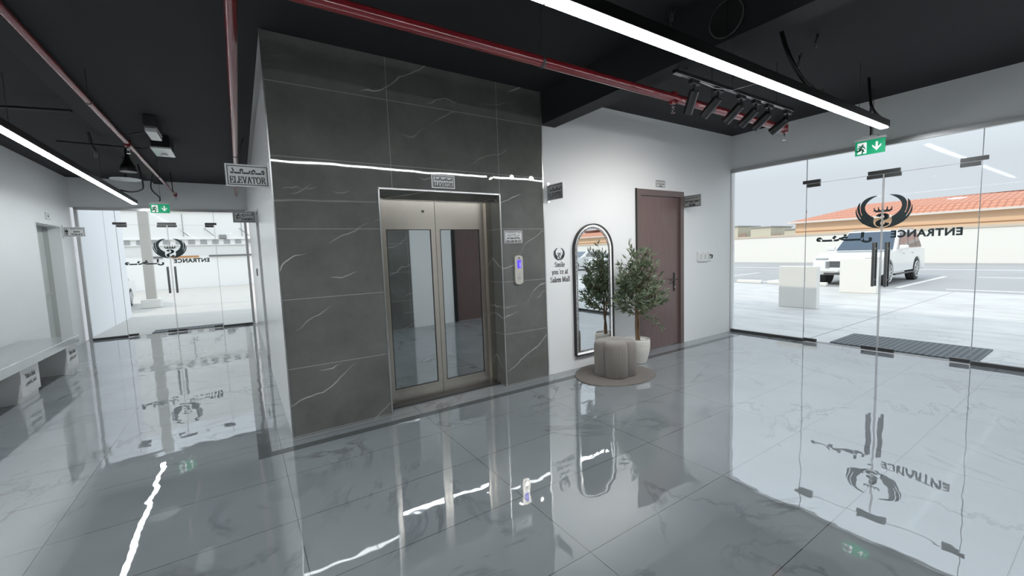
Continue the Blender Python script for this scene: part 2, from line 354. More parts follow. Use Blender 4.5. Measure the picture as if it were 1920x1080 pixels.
def decal(name, fs, m, o, ax, ay, n, parent=None, off=0.0012, org=None):
    mb = MB(); mb.mt(m); o, ax, ay, n = V(o), V(ax), V(ay), V(n)
    for i, f in enumerate(fs): mb.face([o + ax * x + ay * y + n * (off + (i // 7 % 12) * 8e-5) for x, y in f])
    return mb.build(name, None, parent, org=org)
def ring(w, h, t):
    return [[(-w, -h), (w, -h), (w, -h + t), (-w, -h + t)], [(-w, h - t), (w, h - t), (w, h), (-w, h)], [(-w, -h), (-w + t, -h), (-w + t, h), (-w, h)], [(w - t, -h), (w, -h), (w, h), (w - t, h)]]
# the winged emblem, unit = 1 wide, origin centre bottom
def crescent(o, i): return [o[k:k + 1] and (o[k], o[k + 1], i[k + 1], i[k]) for k in range(len(o) - 1)]
def emblem(mirror_s=True):
    fs = []
    def q(l): return [((x - 790) / 455, (388 - y) / 455) for x, y in l]
    feathers = [
        (bez((845, 30), (950, 32), (992, 95), (986, 155), 10) + bez((986, 155), (986, 190), (976, 225), (955, 262), 6)[1:],
         bez((843, 35), (905, 60), (950, 110), (946, 160), 10) + bez((946, 160), (938, 215), (900, 245), (868, 265), 6)[1:]),
        (bez((990, 88), (1030, 130), (1024, 190), (978, 275), 12), bez((989, 93), (997, 150), (992, 205), (962, 262), 12)),
        (bez((1023, 148), (1044, 200), (1022, 275), (950, 338), 12), bez((1022, 152), (1024, 205), (1000, 255), (962, 300), 12))]
    for o, i in feathers:
        o, i = q(o), q(i)
        for k in range(len(o) - 1): fs.append([o[k], o[k + 1], i[k + 1], i[k]])
    L = q(bez((972, 232), (1010, 310), (925, 380), (800, 390), 12)); K = q(bez((868, 262), (856, 300), (900, 345), (800, 388), 12))
    for k in range(12): fs.append([L[k], L[k + 1], K[k + 1], K[k]])
    fs += [[(-x, y) for x, y in f] for f in fs]
    fs.append([(-.14, .385), (.14, .385), (.15, .43), (-.15, .43)])
    for k in range(5):
        cx = (k - 2) * .072; tp = .50 - abs(k - 2) * .006; tx = cx * 1.15
        fs.append([(cx - .035, .41), (cx + .035, .41), (tx, tp)]); fs.append(arc(tx, tp, .014, .014, 0, 324, 9))
    s = fit(stroke(SS, lambda v: .05 + .085 * v), 0, .195, .27, .33)
    if mirror_s: s = [[(-x, y) for x, y in f] for f in s]
    return fs + s
# ================================================================== SETTING
XR, YL, WX, YO = 6.82, 11.4, -2.64, -0.14
mb = B(WX - .6, XR, -5.2, YL, -0.12, 0.0)
floor = struct('floor', mb, FLOOR, 'glossy grey marble tiled floor of the whole lobby')
def flat(mb, x0, x1, y0, y1, z): mb.box(x0, x1, y0, y1, z - 0.004, z); return mb
mb = flat(MB(), 0.012, 6.6, 3.50, 3.585, 0.0012); flat(mb, 0.012, 0.10, 3.585, YL - .05, 0.0012)
struct('trim_1', mb, BORDER, 'dark grey inlaid border strip running round the elevator block on the floor')
mb = B(WX - .2, XR + .12, -5.2, YL + .12, CEIL, CEIL + .22)
struct('ceiling', mb, BLACK, 'matt black painted concrete ceiling')
struct('trim_2', B(2.92, 3.126, -5.0, 3.78, 2.846, CEIL), BLACK, 'black ceiling beam hanging over the end of the tiled wall')
struct('trim_3', B(-1.34, -1.15, -5.0, YL, 3.13, CEIL), mat('dark_brown_beam_paint', (0.008, 0.0065, 0.0065), 0.7), 'shallow dark ceiling beam above the corridor')
# tiled elevator wall
mb = B(.262, 1.075, 3.745, 3.775, 0, CEIL); mb.box(2.33, 2.91, 3.745, 3.775, 0, CEIL); mb.box(1.075, 2.33, 3.745, 3.775, 2.055, CEIL)
mb.box(1.05, 1.075, 3.775, 4.0, 0, 2.055); mb.box(2.33, 2.36, 3.775, 4.0, 0, 2.055); mb.box(1.05, 2.36, 3.775, 4.0, 2.055, 2.09)
mb.prism([(3.765, 2.055), (3.765, 2.09), (3.99, 2.09), (3.99, 1.992), (3.955, 1.992)], (1.05, 0, 0), (0, 1, 0), (0, 0, 1), (1, 0, 0), 1.31)
struct('wall_elevator', mb, STONE, 'dark grey veined stone tile wall around the elevator')
mb = B(1.069, 1.083, 3.739, 3.747, 0, 2.06); mb.box(2.324, 2.337, 3.739, 3.747, 0, 2.06); mb.box(1.069, 2.337, 3.739, 3.747, 2.048, 2.062); mb.box(2.899, 2.913, 3.741, 3.78, 0, CEIL); mb.box(.256, .265, 3.741, 3.75, 0, CEIL)
struct('trim_4', mb, ALU, 'thin silver edge trim on the corners of the stone tiles')
# white wall with the brown door
mb = B(2.91, 4.50, 3.78, 3.95, 0, CEIL); mb.box(5.50, XR + .1, 3.78, 3.95, 0, CEIL); mb.box(4.50, 5.50, 3.78, 3.95, 2.22, CEIL)
mb.box(.42, 1.05, 3.78, 3.95, 0, CEIL); mb.box(2.36, 2.91, 3.78, 3.95, 0, CEIL); mb.box(1.05, 2.36, 3.78, 3.95, 2.09, CEIL)
struct('wall_right', mb, WHITE, 'white painted wall with the mirror and the brown door')
# block side wall along the corridor
mb = B(.26, .42, 3.755, 6.45, 0, CEIL); mb.box(.26, .42, 7.35, YL, 0, CEIL); mb.box(.26, .42, 6.45, 7.35, 2.16, CEIL)
struct('wall_side', mb, SATIN, 'satin white side wall of the elevator block along the corridor')
mb = B(.285, .40, 6.45, 7.35, 0, 2.16)  # blind sheet across the opening; the dim inside is put into its grey
struct('wall_stairwell', mb, plaster('dim_opening_grey', (0.26, 0.27, 0.28), 0.5), 'grey sheet standing in for the dim stairway opening in the side wall')
# corridor left wall with the toilet door niche
mb = B(WX - .16, WX, -5.2, 9.69, 0, CEIL); mb.box(WX - .16, WX, 10.76, YL, 0, CEIL); mb.box(WX - .16, WX, 9.69, 10.76, 2.2, CEIL)
struct('wall_left', mb, WHITE, 'white left wall of the corridor behind the bench')
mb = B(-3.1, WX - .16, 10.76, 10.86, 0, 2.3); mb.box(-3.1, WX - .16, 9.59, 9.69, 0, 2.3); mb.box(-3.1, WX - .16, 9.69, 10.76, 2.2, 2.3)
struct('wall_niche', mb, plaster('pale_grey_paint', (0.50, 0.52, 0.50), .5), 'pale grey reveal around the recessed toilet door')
d6 = thing('door_6', 'white toilet door set back in the left corridor wall', 'door', (-3.0, 10.2, 0), kind='structure')
B(-2.90, -2.865, 9.69, 10.76, 0.005, 2.2).build('leaf', mat('white_door_paint', (.62, .64, .62), .35), d6)
mb = MB().cyl((-2.866, 10.62, 1.02), (-2.81, 10.62, 1.02), .013); mb.cyl((-2.815, 10.63, 1.02), (-2.815, 10.49, 1.02), .012); mb.build('door_handle', CHROME, d6, 40); 
# header walls and glazing
struct('wall_front', B(XR, XR + .12, YO - .2, 3.95, 2.65, CEIL), WHITE, 'white band of wall above the right glass entrance')
struct('wall_back', B(WX, .42, YL, YL + .12, 2.62, CEIL), WHITE, 'white band of wall above the corridor glass entrance')
# wall behind the viewer: same tile block, white wall and a brown door (seen in reflections)
mb = B(.26, 2.87, YO - .2, YO, 0, CEIL)
struct('wall_opposite', mb, STONE, 'dark stone tile wall facing the elevator, seen only in its glass')
mb = B(2.87, 3.78, YO - .2, YO - .02, 0, CEIL); mb.box(4.80, XR, YO - .2, YO - .02, 0, CEIL); mb.box(3.78, 4.8, YO - .2, YO - .02, 2.2, CEIL)
struct('wall_opposite_white', mb, WHITE, 'white wall facing the mirror, seen only in reflections')
d7 = thing('door_7', 'brown door opposite the elevator, seen only in its glass', 'door', (4.3, YO - .1, 0), kind='structure')
mb = B(3.78, 3.86, YO - .1, YO, 0, 2.2); mb.box(4.72, 4.8, YO - .1, YO, 0, 2.2); mb.box(3.78, 4.8, YO - .1, YO, 2.12, 2.2); mb.build('frame', BLK, d7)
B(3.86, 4.72, YO - .1, YO - .05, .006, 2.12).build('leaf', BROWN, d7)
struct('wall_rear', B(WX - .16, .4, -5.35, -5.2, 0, CEIL), WHITE, 'white end wall of the corridor behind the viewer')
struct('wall_corridor', B(.26, .42, -5.2, YO - .2, 0, CEIL), WHITE, 'white corridor wall behind the viewer')
# ---------------- glass entrances
def entrance(P, total, seams, top, names, tr_h, fix, leafn):
    """P(u, z, d) -> world; u along the glass, d towards the inside"""
    wn = names[0]
    def bx(mb, u0, u1, z0, z1, d0, d1, bev=0):
        a, b = P(u0, z0, d0), P(u1, z1, d1)
        return mb.box(min(a[0], b[0]), max(a[0], b[0]), min(a[1], b[1]), max(a[1], b[1]), min(a[2], b[2]), max(a[2], b[2]), bev)
    w = thing(wn, fix, 'window', P(total / 2, 0, 0), kind='structure')
    mb = bx(MB(), 0, .05, 0, top, -.04, .025); bx(mb, .012, .036, 0, top, .025, .03)
    bx(mb, total - .05, total, 0, top, -.04, .025); bx(mb, 0, total, top - .05, top + .004, -.04, .025); bx(mb, 0, total, top - .036, top - .018, .025, .03)
    mb.build('frame', ALU, w)
    for a, b in ((.05, seams[0]), (seams[2], total - .05)):
        bx(MB(), a, b, 0, .042, -.03, .02).build('bottom_channel', DSTEEL, w)
    for a, b in ((.05, seams[0] - .003), (seams[2] + .003, total - .05)):
        bx(MB(), a, b, .03, top - .05, -.006, .006).build('glass_pane', GLASS, w)
    bx(MB(), seams[0] + .003, seams[2] - .003, tr_h + .012, top - .05, -.006, .006).build('glass_pane', GLASS, w)
    mb = bx(MB(), seams[0] - .003, seams[0] + .003, .04, top - .05, -.007, .007); bx(mb, seams[2] - .003, seams[2] + .003, .04, top - .05, -.007, .007)
    bx(mb, seams[0], seams[2], tr_h + .001, tr_h + .005, -.007, .007)
    mb.build('glass_edge', EDGE, w)
    f = .105
    for u, sgn in ((seams[0], 1), (seams[2], -1)):
        a, b = (u - .045, u + .165) if sgn > 0 else (u - .165, u + .045)
        mb = bx(MB(), a, b, tr_h + .007, tr_h + .052, -.02, .02, .002); mb.build('patch_fitting', DSTEEL, w)
    mb = bx(MB(), seams[1] - .155, seams[1] + .155, tr_h + .007, tr_h + .052, -.02, .02, .002); mb.build('patch_fitting', DSTEEL, w)
    for i, (a, b, hs) in enumerate(((seams[0], seams[1], 0), (seams[1], seams[2], 1))):
        d = thing(names[1 + i], leafn[i], 'door', P((a + b) / 2, 0, 0), kind='structure')
        pn = bx(MB(), a + .006, b - .006, .012, tr_h, -.006, .006).build('glass_pane', GLASS, d)
        ed = seams[1] - .006 if i == 0 else seams[1] + .006
        bx(MB(), ed - .003, ed + .003, .012, tr_h, -.0075, .0075).build('glass_edge', mat('bright_glass_edge', g(.6), .2), d)
        for z0, z1 in ((.012, .056), (tr_h - .045, tr_h - .002)):
            for (p, q2) in ((a + .01, a + .165), (b - .165, b - .01)):
                bx(MB(), p, q2, z0, z1, -.02, .02, .002).build('patch_fitting', DSTEEL, d)
        mb = MB(); k = seams[1] + (-.062 if i == 0 else .062)
        h = bx(MB(), k - .015, k + .015, .845, 1.41, .035, .055, .004)
        for z in (.93, 1.33): bx(h, k - .008, k + .008, z - .01, z + .01, -.055, .036)
        bx(h, k - .015, k + .015, .845, 1.41, -.055, -.035, .004); h.build('handle', mat('handle_steel', g(.22), .25, .9), d)
PR = lambda u, z, d: (XR - d, 3.82 - u, z)
PLf = lambda u, z, d: (-2.585 + u, YL - d, z)
entrance(PR, 3.90, (1.12, 1.965, 2.79), 2.65, ('window_1', 'door_2', 'door_3'), 2.255, 'large clear glass shopfront with aluminium frame facing the parking lot',
         ('left glass leaf of the double door to the parking lot', 'right glass leaf of the double door to the parking lot'))
entrance(PLf, 2.80, (.575, 1.375, 2.19), 2.62, ('window_2', 'door_4', 'door_5'), 2.285, 'clear glass shopfront with aluminium frame at the corridor end',
         ('left glass leaf of the double door at the corridor end', 'right glass leaf of the double door at the corridor end'))
# stickers on the glass (read from outside)
def stickers(P, cu, z0, w, eu, ez, ew, eh, au, az, aw, ah, where):
    o = P(0, 0, -.008); ax = V(P(1, 0, 0)) - V(P(0, 0, 0)); n = V(P(0, 0, -1)) - V(P(0, 0, 0)); up = (0, 0, 1)
    fs = [[(cu + x * w, z0 + y * w) for x, y in f] for f in emblem(True)]
    tag(decal('emblem_sticker', fs, DECAL, o, ax, up, n), 'dark winged emblem with crown on the glass door ' + where, 'sticker', 'entrance stickers')
    fs = [[(-x, y) for x, y in f] for f in bfont('ENTRANCE', .04, 1.12)]
    tag(decal('entrance_lettering', fit(fs, eu, ez, ew, eh), DECAL, o, ax, up, n), 'mirrored ENTRANCE lettering stuck on the glass door ' + where, 'lettering', 'entrance stickers')
    fs = [[(-x, y) for x, y in f] for f in arabic('مــدخـــل', .06)]
    tag(decal('arabic_lettering', fit(fs, au, az, aw, ah), DECAL, o, ax, up, n), 'mirrored Arabic lettering stuck on the glass door ' + where, 'lettering', 'entrance stickers')
stickers(PR, 1.965, 1.585, .525, 2.36, 1.505, .62, .093, 1.56, 1.478, .62, .14, 'to the parking lot')
stickers(PLf, 1.385, 1.585, .53, 1.735, 1.527, .62, .093, .955, 1.51, .62, .14, 'at the corridor end')
# ---------------- brown door
dr = thing('door_1', 'brown laminate door with black cross-shaped handle beside the potted tree', 'door', (5.0, 3.78, 0), kind='structure')
mb = B(4.482, 4.562, 3.755, 3.86, 0, 2.235); mb.box(5.43, 5.505, 3.755, 3.86, 0, 2.235); mb.box(4.562, 5.43, 3.755, 3.86, 2.155, 2.235); mb.build('frame', mat('brown_frame', (.13, .095, .09), .35), dr)
B(4.565, 5.427, 3.79, 3.83, .008, 2.15).build('leaf', BROWN, dr)
B(4.476, 4.484, 3.752, 3.79, 0, 2.24).build('seal', RUBBER, dr)
for z in (.3, 1.05, 1.45, 1.9): MB().cyl((4.566, 3.783, z - .05), (4.566, 3.783, z + .05), .007).build('hinge', CHROME, dr, 40)
h = B(5.30, 5.328, 3.778, 3.79, .80, 1.07, .003).build('handle_plate', BLK, dr)
mb = MB().cyl((5.314, 3.78, .97), (5.314, 3.735, .97), .01); mb.box(5.15, 5.325, 3.728, 3.742, .962, .98, .004); mb.box(5.314, 5.40, 3.779, 3.785, .965, .975); mb.build('lever', BLK, h)
MB().cyl((5.314, 3.779, .86), (5.314, 3.772, .86), .008).build('keyhole', CHROME, h, 40)
# ================================================================== THINGS: elevator
ev = thing('elevator_door', 'two-leaf stainless steel elevator door with tall dark glass panes', 'elevator', (1.7, 3.96, 0))
mb = B(1.083, 1.160, 3.93, 3.99, 0, 2.0); mb.box(2.262, 2.33, 3.93, 3.99, 0, 2.0); mb.box(1.083, 2.33, 3.945, 3.99, 1.985, 2.0); mb.build('frame', STEEL, ev)
for (a, b, ga, gb) in ((1.161, 1.683, 1.185, 1.634), (1.687, 2.262, 1.733, 2.185)):
    mb = B(a, ga, 3.957, 3.98, .012, 1.985); mb.box(gb, b, 3.957, 3.98, .012, 1.985); mb.box(ga, gb, 3.957, 3.98, .012, .15); mb.box(ga, gb, 3.957, 3.98, 1.708, 1.985)
    p = mb.build('door_panel', STEEL, ev); B(ga, gb, 3.963, 3.975, .15, 1.708).build('glass_pane', REFGL, p)
    mb = B(ga, ga + .006, 3.955, 3.965, .15, 1.708); mb.box(gb - .006, gb, 3.955, 3.965, .15, 1.708); mb.box(ga, gb, 3.955, 3.965, .15, .156); mb.box(ga, gb, 3.955, 3.965, 1.702, 1.708); mb.build('gasket', RUBBER, p)
B(1.683, 1.687, 3.962, 3.975, .012, 1.985).build('centre_seal', RUBBER, ev)
MB().cyl((1.56, 3.957, 1.885), (1.56, 3.952, 1.885), .013).build('keyhole', DSTEEL, ev, 40)
B(1.083, 2.33, 3.86, 3.99, .001, .012).build('sill', DSTEEL, ev)
cp = thing('call_panel', 'narrow steel elevator call panel with a blue display', 'control panel', (2.53, 3.745, 1.1))
pl = [(-.052, .02)] + arc(0, .03, .052, .03, 180, 360, 8) + [(.052, .02), (.052, .29)] + arc(0, .285, .052, .03, 0, 180, 8)
MB().prism(pl, (2.53, 3.744, 1.1), (1, 0, 0), (0, 0, 1), (0, -1, 0), .022).build('plate', mat('satin_steel_panel', (.72, .68, .62), .3, .6), cp)
B(2.51, 2.556, 3.719, 3.723, 1.275, 1.365).build('display', mat('blue_display', (.05, .03, .5), .2, emit=(.12, .07, .9), es=1.0), cp)
B(2.540, 2.544, 3.7175, 3.7195, 1.285, 1.335).build('display_digit', mat('digit_white', g(.7), .3, emit=(.6, .6, 1), es=1), cp)
MB().cyl((2.533, 3.722, 1.175), (2.533, 3.714, 1.175), .02).build('call_button', CHROME, cp, 40)
MB().cyl((2.533, 3.722, 1.385), (2.533, 3.716, 1.385), .009).build('lock', BRASS, cp, 40)
MB().lathe([(.0001, 0), (.008, 0), (.008, .002), (.0001, .002)], (2.533, 3.72, 1.215)).build('indicator', DSTEEL, cp)
# ---------------- signs
def plate_sign(name, label, c, ax, n, w, h, lines, mt=SIGN, th=.008, border=.009, cat='sign', mount=None, group=None, off=.012):
    c, ax, n = V(c), V(ax), V(n); t = thing(name, label, cat, c - V((0, 0, h / 2)), group)
    MB().obox(c, ax, n, (0, 0, 1), w / 2, th / 2, h / 2).build('plate', mt, t)
    for s in ((1, -1) if mount else (1,)):
        a, nn = ax * s, n * s
        fo = c + nn * (th / 2)
        f = ring(w / 2 - off, h / 2 - off, .006); f += [x for l in lines for x in l]
        decal('lettering', f, INK, fo, a, (0, 0, 1), nn, t)
    if mount: MB().obox(mount, (0, 1, 0) if abs(ax.y) > .5 else ax, n, (0, 0, 1), .004, .018, h / 2 + .03).build('wall_bracket', ALU, t)
    return t
AW = arabic('مــصــعــد', .035)
def elev_lines(w, h): return [fit(serif('ELEVATOR'), 0, -h * .2, w * .82, h * .33), fit(AW, 0, h * .2, w * .78, h * .27)]
plate_sign('elevator_sign', 'silver sign reading ELEVATOR fixed above the elevator door', (1.697, 3.74, 2.147), (1, 0, 0), (0, -1, 0), .24, .126, elev_lines(.24, .126), mt=mat('pale_sign_plate', g(.72), .35), group='elevator signs')
plate_sign('elevator_sign', 'large grey sign reading ELEVATOR sticking out left of the tiled wall', (.112, 3.92, 2.125), (1, 0, 0), (0, -1, 0), .295, .172, elev_lines(.295, .172), mount=(.257, 3.92, 2.125), group='elevator signs')
plate_sign('elevator_sign', 'small grey sign reading ELEVATOR sticking out of the white wall beside the tiles', (3.008, 3.652, 2.106), (0, -1, 0), (-1, 0, 0), .255, .172, elev_lines(.255, .172), mount=(3.008, 3.778, 2.106), group='elevator signs')
def lift_lines(w, h): return [fit(serif('LIFT MACHINE', .13, .05), 0, -h * .03, w * .8, h * .2), fit(serif('ROOM', .13, .05), 0, -h * .30, w * .36, h * .2), fit(arabic('غرفة ماكينة المصعد', .03), 0, h * .26, w * .8, h * .2)]
plate_sign('machine_room_sign', 'grey sign reading LIFT MACHINE ROOM sticking out over the door corner', (5.53, 3.638, 2.091), (0, -1, 0), (-1, 0, 0), .275, .172, lift_lines(.275, .172), mount=(5.53, 3.778, 2.091), group='machine room signs')
plate_sign('machine_room_sign', 'small white sign reading LIFT MACHINE ROOM flat on the wall over the door', (4.995, 3.775, 2.325), (1, 0, 0), (0, -1, 0), .20, .10, lift_lines(.20, .10), mt=mat('pale_sign_plate', g(.72), .35), group='machine room signs', off=.006)
plate_sign('fire_notice', 'white notice saying not to use the lift in case of fire, above the call panel', (2.482, 3.742, 1.615), (1, 0, 0), (0, -1, 0), .235, .135,
    [fit(serif('In Case of Fire', .13, .05), 0, -.014, .165, .022), fit(serif("Don't use the Lift", .13, .05), 0, -.042, .19, .022), fit(arabic('ممنوع استخدام المصعد', .03), 0, .043, .19, .022), fit(arabic('في حالة الحريق', .03), 0, .018, .16, .022), [[(-.08, .0), (.08, .0), (.08, .002), (-.08, .002)]]], mt=mat('pale_sign_plate', g(.72), .35), off=.006)
stair = [[(-.10 + i * .013, -.035 + i * .009), (-.075 + i * .013, -.035 + i * .009), (-.075 + i * .013, -.028 + i * .009), (-.10 + i * .013, -.028 + i * .009)] for i in range(4)]
stair += stroke([(-.085, .0), (-.07, .03)], lambda v: .006) + stroke([(-.09, .02), (-.06, .02)], lambda v: .004) + [arc(-.067, .042, .007, .007, 0, 324, 9)]
plate_sign('stairway_sign', 'grey sign reading STAIRWAY sticking out beside the corridor door', (.115, 7.2, 2.10), (1, 0, 0), (0, -1, 0), .275, .165,
    [fit(serif('STAIRWAY', .12, .05), .035, -.035, .15, .036), fit(arabic('الــدرج', .03), .045, .03, .14, .05), stair], mount=(.257, 7.2, 2.10))
man = [arc(-.10, .045, .011, .011, 0, 324, 9), [(-.122, .03), (-.078, .03), (-.082, -.005), (-.118, -.005)], [(-.112, -.005), (-.102, -.005), (-.102, -.06), (-.112, -.06)], [(-.098, -.005), (-.088, -.005), (-.088, -.06), (-.098, -.06)]]
plate_sign('toilet_sign', 'silver sign reading MEN TOILET sticking out of the left wall', (WX + .155, 10.86, 2.115), (1, 0, 0), (0, -1, 0), .285, .175,
    [fit(serif('TOILET', .12, .05), .03, -.045, .16, .038), fit(serif('MEN', .12, .05), .03, .003, .08, .032), fit(arabic('حمامات الرجال', .03), .03, .052, .16, .028), man], mount=(WX + .005, 10.86, 2.115), mt=mat('pale_sign_plate', g(.72), .35))
plate_sign('toilet_door_sign', 'small white square sign on the wall above the toilet door', (WX + .005, 10.22, 2.34), (0, 1, 0), (1, 0, 0), .19, .12, [[[(-.03, -.02), (.03, -.02), (.03, .02), (-.03, .02)]]], mt=WPLAS, off=.01)
# wall lettering
t = thing('wall_lettering', 'black wall lettering Smile you\'re at Salem Mall under a small emblem', 'lettering', (3.145, 3.78, 1.09))
O3, AX3, N3 = (0, 3.779, 0), (1, 0, 0), (0, -1, 0)
decal('emblem', [[(3.143 + x * .16, 1.335 + y * .185) for x, y in f] for f in emblem(False)], DECAL, O3, AX3, (0, 0, 1), N3, t)
for tx, cx, cz, w, h in (('Smile', 3.146, 1.288, .155, .062), ("you 're at", 3.146, 1.197, .25, .078), ('Salem Mall', 3.147, 1.112, .30, .066)):
    decal('text_line', fit(serif(tx, .085, .036), cx, cz, w, h), INK, O3, AX3, (0, 0, 1), N3, t)
# ---------------- mirror with patterned light border
mr = thing('arched_mirror', 'tall arched wall mirror with thin black frame and sparkling light border', 'mirror', (3.672, 3.77, .155))
def arch(i):
    w = .328 - i; return [(-w, .155 + i), (w, .155 + i)] + arc(0, 1.44, w, .325 - i, 0, 180, 28)
def archband(mb, i0, i1, y0, y1):
    a, b = arch(i0), arch(i1); L = len(a)
    for k in range(L):
        p, q = a[k], a[(k + 1) % L]; r, s_ = b[(k + 1) % L], b[k]
        P_ = lambda c, y: (3.672 + c[0], y, c[1])
        mb.face([P_(p, y0), P_(q, y0), P_(r, y0), P_(s_, y0)]); mb.face([P_(p, y0), P_(p, y1), P_(q, y1), P_(q, y0)]); mb.face([P_(s_, y0), P_(r, y0), P_(r, y1), P_(s_, y1)])
    return mb
archband(MB(), 0, .012, 3.735, 3.779).build('frame', BLK, mr)
MB().prism(arch(.010), (3.672, 3.762, 0), (1, 0, 0), (0, 0, 1), (0, 1, 0), .012).build('glass', mat('mirror_silver', (.90, .92, .92), .01, 1.0), mr)
archband(MB(), .012, .034, 3.758, 3.765).build('light_border', mat('soft_led', g(.9), .4, emit=(.95, .98, 1), es=.45), mr)
md = mat('crystal_border', g(.6), .15, .7); k = N(md); vo = k.n('ShaderNodeTexVoronoi', i_Vector=k.pos(), i_Scale=75.0); k.col(k.ramp(vo.outputs['Distance'], [(0.25, g(.95)), (0.45, g(.3))]))
archband(MB(), .036, .062, 3.757, 3.765).build('patterned_border', md, mr)
# ---------------- light switches
sw = thing('wall_switches', 'row of three white switch boxes on the white wall', 'switch', (6.02, 3.78, 1.2))
for i in range(3):
    x = 5.86 + i * .115
    p = B(x, x + .108, 3.742, 3.781, 1.205, 1.348, .006).build('switch_box', WPLAS, sw)
    B(x + .03, x + .078, 3.737, 3.744, 1.235, 1.318, .003).build('rocker', mat('grey_switch', g(.6), .4), p)
MB().tube([(6.14, 3.735, 1.30), (6.15, 3.70, 1.29), (6.13, 3.70, 1.25)], .012).build('key_card', mat('dark_plastic', g(.05), .4), sw)
tag(B(.246, .258, 8.45, 8.56, 1.2, 1.33, .003).build('door_access_reader', BLK), 'small black reader on the corridor side wall near the stairs', 'reader')
# ---------------- rug, pouf, potted tree
def stripes(name, a, b, sc, axis, rough=.9):
    m = mat(name, a, rough); k = N(m); X = k.sep(k.n('ShaderNodeTexCoord').outputs['Object'])
    if axis == 'r': v = k.m('MULTIPLY', k.m('SQRT', k.m('ADD', k.m('MULTIPLY', X[0], X[0]), k.m('MULTIPLY', X[1], X[1]))), sc)
    elif axis == 'a': v = k.m('MULTIPLY', k.m('ARCTAN2', X[1], X[0]), sc)
    else: v = k.m('MULTIPLY', X[axis], sc)
    s = k.m('ADD', k.m('MULTIPLY', k.m('SINE', v), .5), .5)
    n = k.noise(k.n('ShaderNodeTexCoord').outputs['Object'], 60, 2)
    k.col(k.mix(k.m('MULTIPLY', k.m('ADD', s, n), .5), a, b)); k.bump(s, .004); return m
pts = [(-.03 + .475 * math.cos(a) + .03 * math.cos(2 * a + 2.2), .43 * math.sin(a)) for a in [2 * PI * i / 48 for i in range(48)]]
tag(MB().prism(pts, (3.57, 3.33, .0015), (1, 0, 0), (0, 1, 0), (0, 0, 1), .009).build('round_rug', stripes('woven_rug', (.15, .135, .12), (.25, .225, .205), 420, 'r')), 'round grey-brown woven rug under the ribbed pouf', 'rug')
pf = thing('ribbed_pouf', 'clover-shaped grey ribbed velvet pouf on the round rug', 'pouf', (3.535, 3.30, .0115))
CORD = (.235, .21, .19)
pm = mat('cord_velvet', CORD, .85); k = N(pm); k.b.inputs['Sheen Weight'].default_value = .4
def cl(r, rib):
    o = []
    for i in range(360):
        a = 2 * PI * i / 360; rr = r * (.70 + .30 * math.sqrt(abs(math.cos(2 * (a - .05 - PI / 4))))) + rib * math.cos(90 * a)
        o.append((rr * math.cos(a), rr * math.sin(a)))
    return o
mb = MB(); rings = []
for z, s_, rb in ((0, .93, .0), (.012, .985, .0022), (.30, 1.0, .0025), (.345, .995, .0022), (.37, .97, .002), (.388, .92, .0015), (.396, .84, .001), (.398, .6, 0), (.392, .3, 0), (.388, .05, 0)):
    rings.append([mb.bm.verts.new((3.535 + x * s_, 3.30 + y * s_, .0115 + z)) for x, y in cl(.235, rb)])
for a, b in zip(rings[:-1], rings[1:]):
    for i in range(360): mb.bm.faces.new((a[i], a[(i + 1) % 360], b[(i + 1) % 360], b[i]))
mb.bm.faces.new(rings[-1])
mb.build('body', pm, pf, 60)
mb = MB()
PX, PY = 4.15, 3.49
tr = thing('potted_olive_tree', 'artificial olive tree in a ribbed white pot beside the brown door', 'plant', (PX, PY, 0))
pot = [(.10, 0)]
for i in range(19):
    z = .008 + i * .015; r = .105 + .045 * math.sin(min(1, z / .24) * PI / 2); pot += [(r, z), (r + .0035, z + .0075)]
pot += [(.147, .293), (.147, .305), (.138, .305), (.132, .27), (.001, .27)]
pt = MB().lathe(pot, (PX, PY, 0), 48).build('pot', mat('cream_ceramic', (.62, .60, .56), .55), tr, 30)
mb = MB()
for i in range(170):
    a, r = random.uniform(0, 2 * PI), .125 * math.sqrt(random.random()); s_ = random.uniform(.008, .014)
    n0 = len(mb.bm.verts); bmesh.ops.create_icosphere(mb.bm, subdivisions=1, radius=s_, matrix=Matrix.Translation((PX + r * math.cos(a), PY + r * math.sin(a), .274 + random.uniform(0, .012))) @ Matrix.Diagonal((1.2, .9, .6, 1)))
mb.build('pebbles', mat('white_pebbles', g(.72), .6), tr, 60)
BARK = mat('tree_bark', (.16, .10, .055), .8)
def wob(p, q, n, amp):
    p, q = V(p), V(q); return [p.lerp(q, i / n) + (V((random.uniform(-1, 1), random.uniform(-1, 1), random.uniform(-.3, .3))) * amp if 0 < i < n else V((0, 0, 0))) for i in range(n + 1)]
T1 = wob((PX - .015, PY, .27), (PX - .03, PY, .85), 6, .008); T2 = wob((PX + .02, PY - .01, .27), (PX + .01, PY, .95), 6, .013)
MB().tube(T1, .015, 10, .012).build('trunk', BARK, tr, 60); MB().tube(T2, .014, 10, .008).build('trunk', BARK, tr, 60)
br = MB(); lf = MB()
LG = mat('olive_leaf', (.055, .095, .045), .5); k = N(LG); k.col(k.mix(k.noise(k.pos(), 14, 3), (.04, .075, .035), (.22, .27, .17)))
def leaf(p, d, L):
    d = d.normalized(); s_ = d.cross(V((random.uniform(-1, 1), random.uniform(-1, 1), random.uniform(-1, 1)))).normalized(); up = d.cross(s_); w = L * .115
    a, b, c, e = p, p + d * L * .35, p + d * L * .7 + up * L * .05, p + d * L + up * L * .12
    vs = [lf.bm.verts.new(q) for q in (a, b + s_ * w, c + s_ * w * .8, e, c - s_ * w * .8, b - s_ * w)]; lf.bm.faces.new(vs)
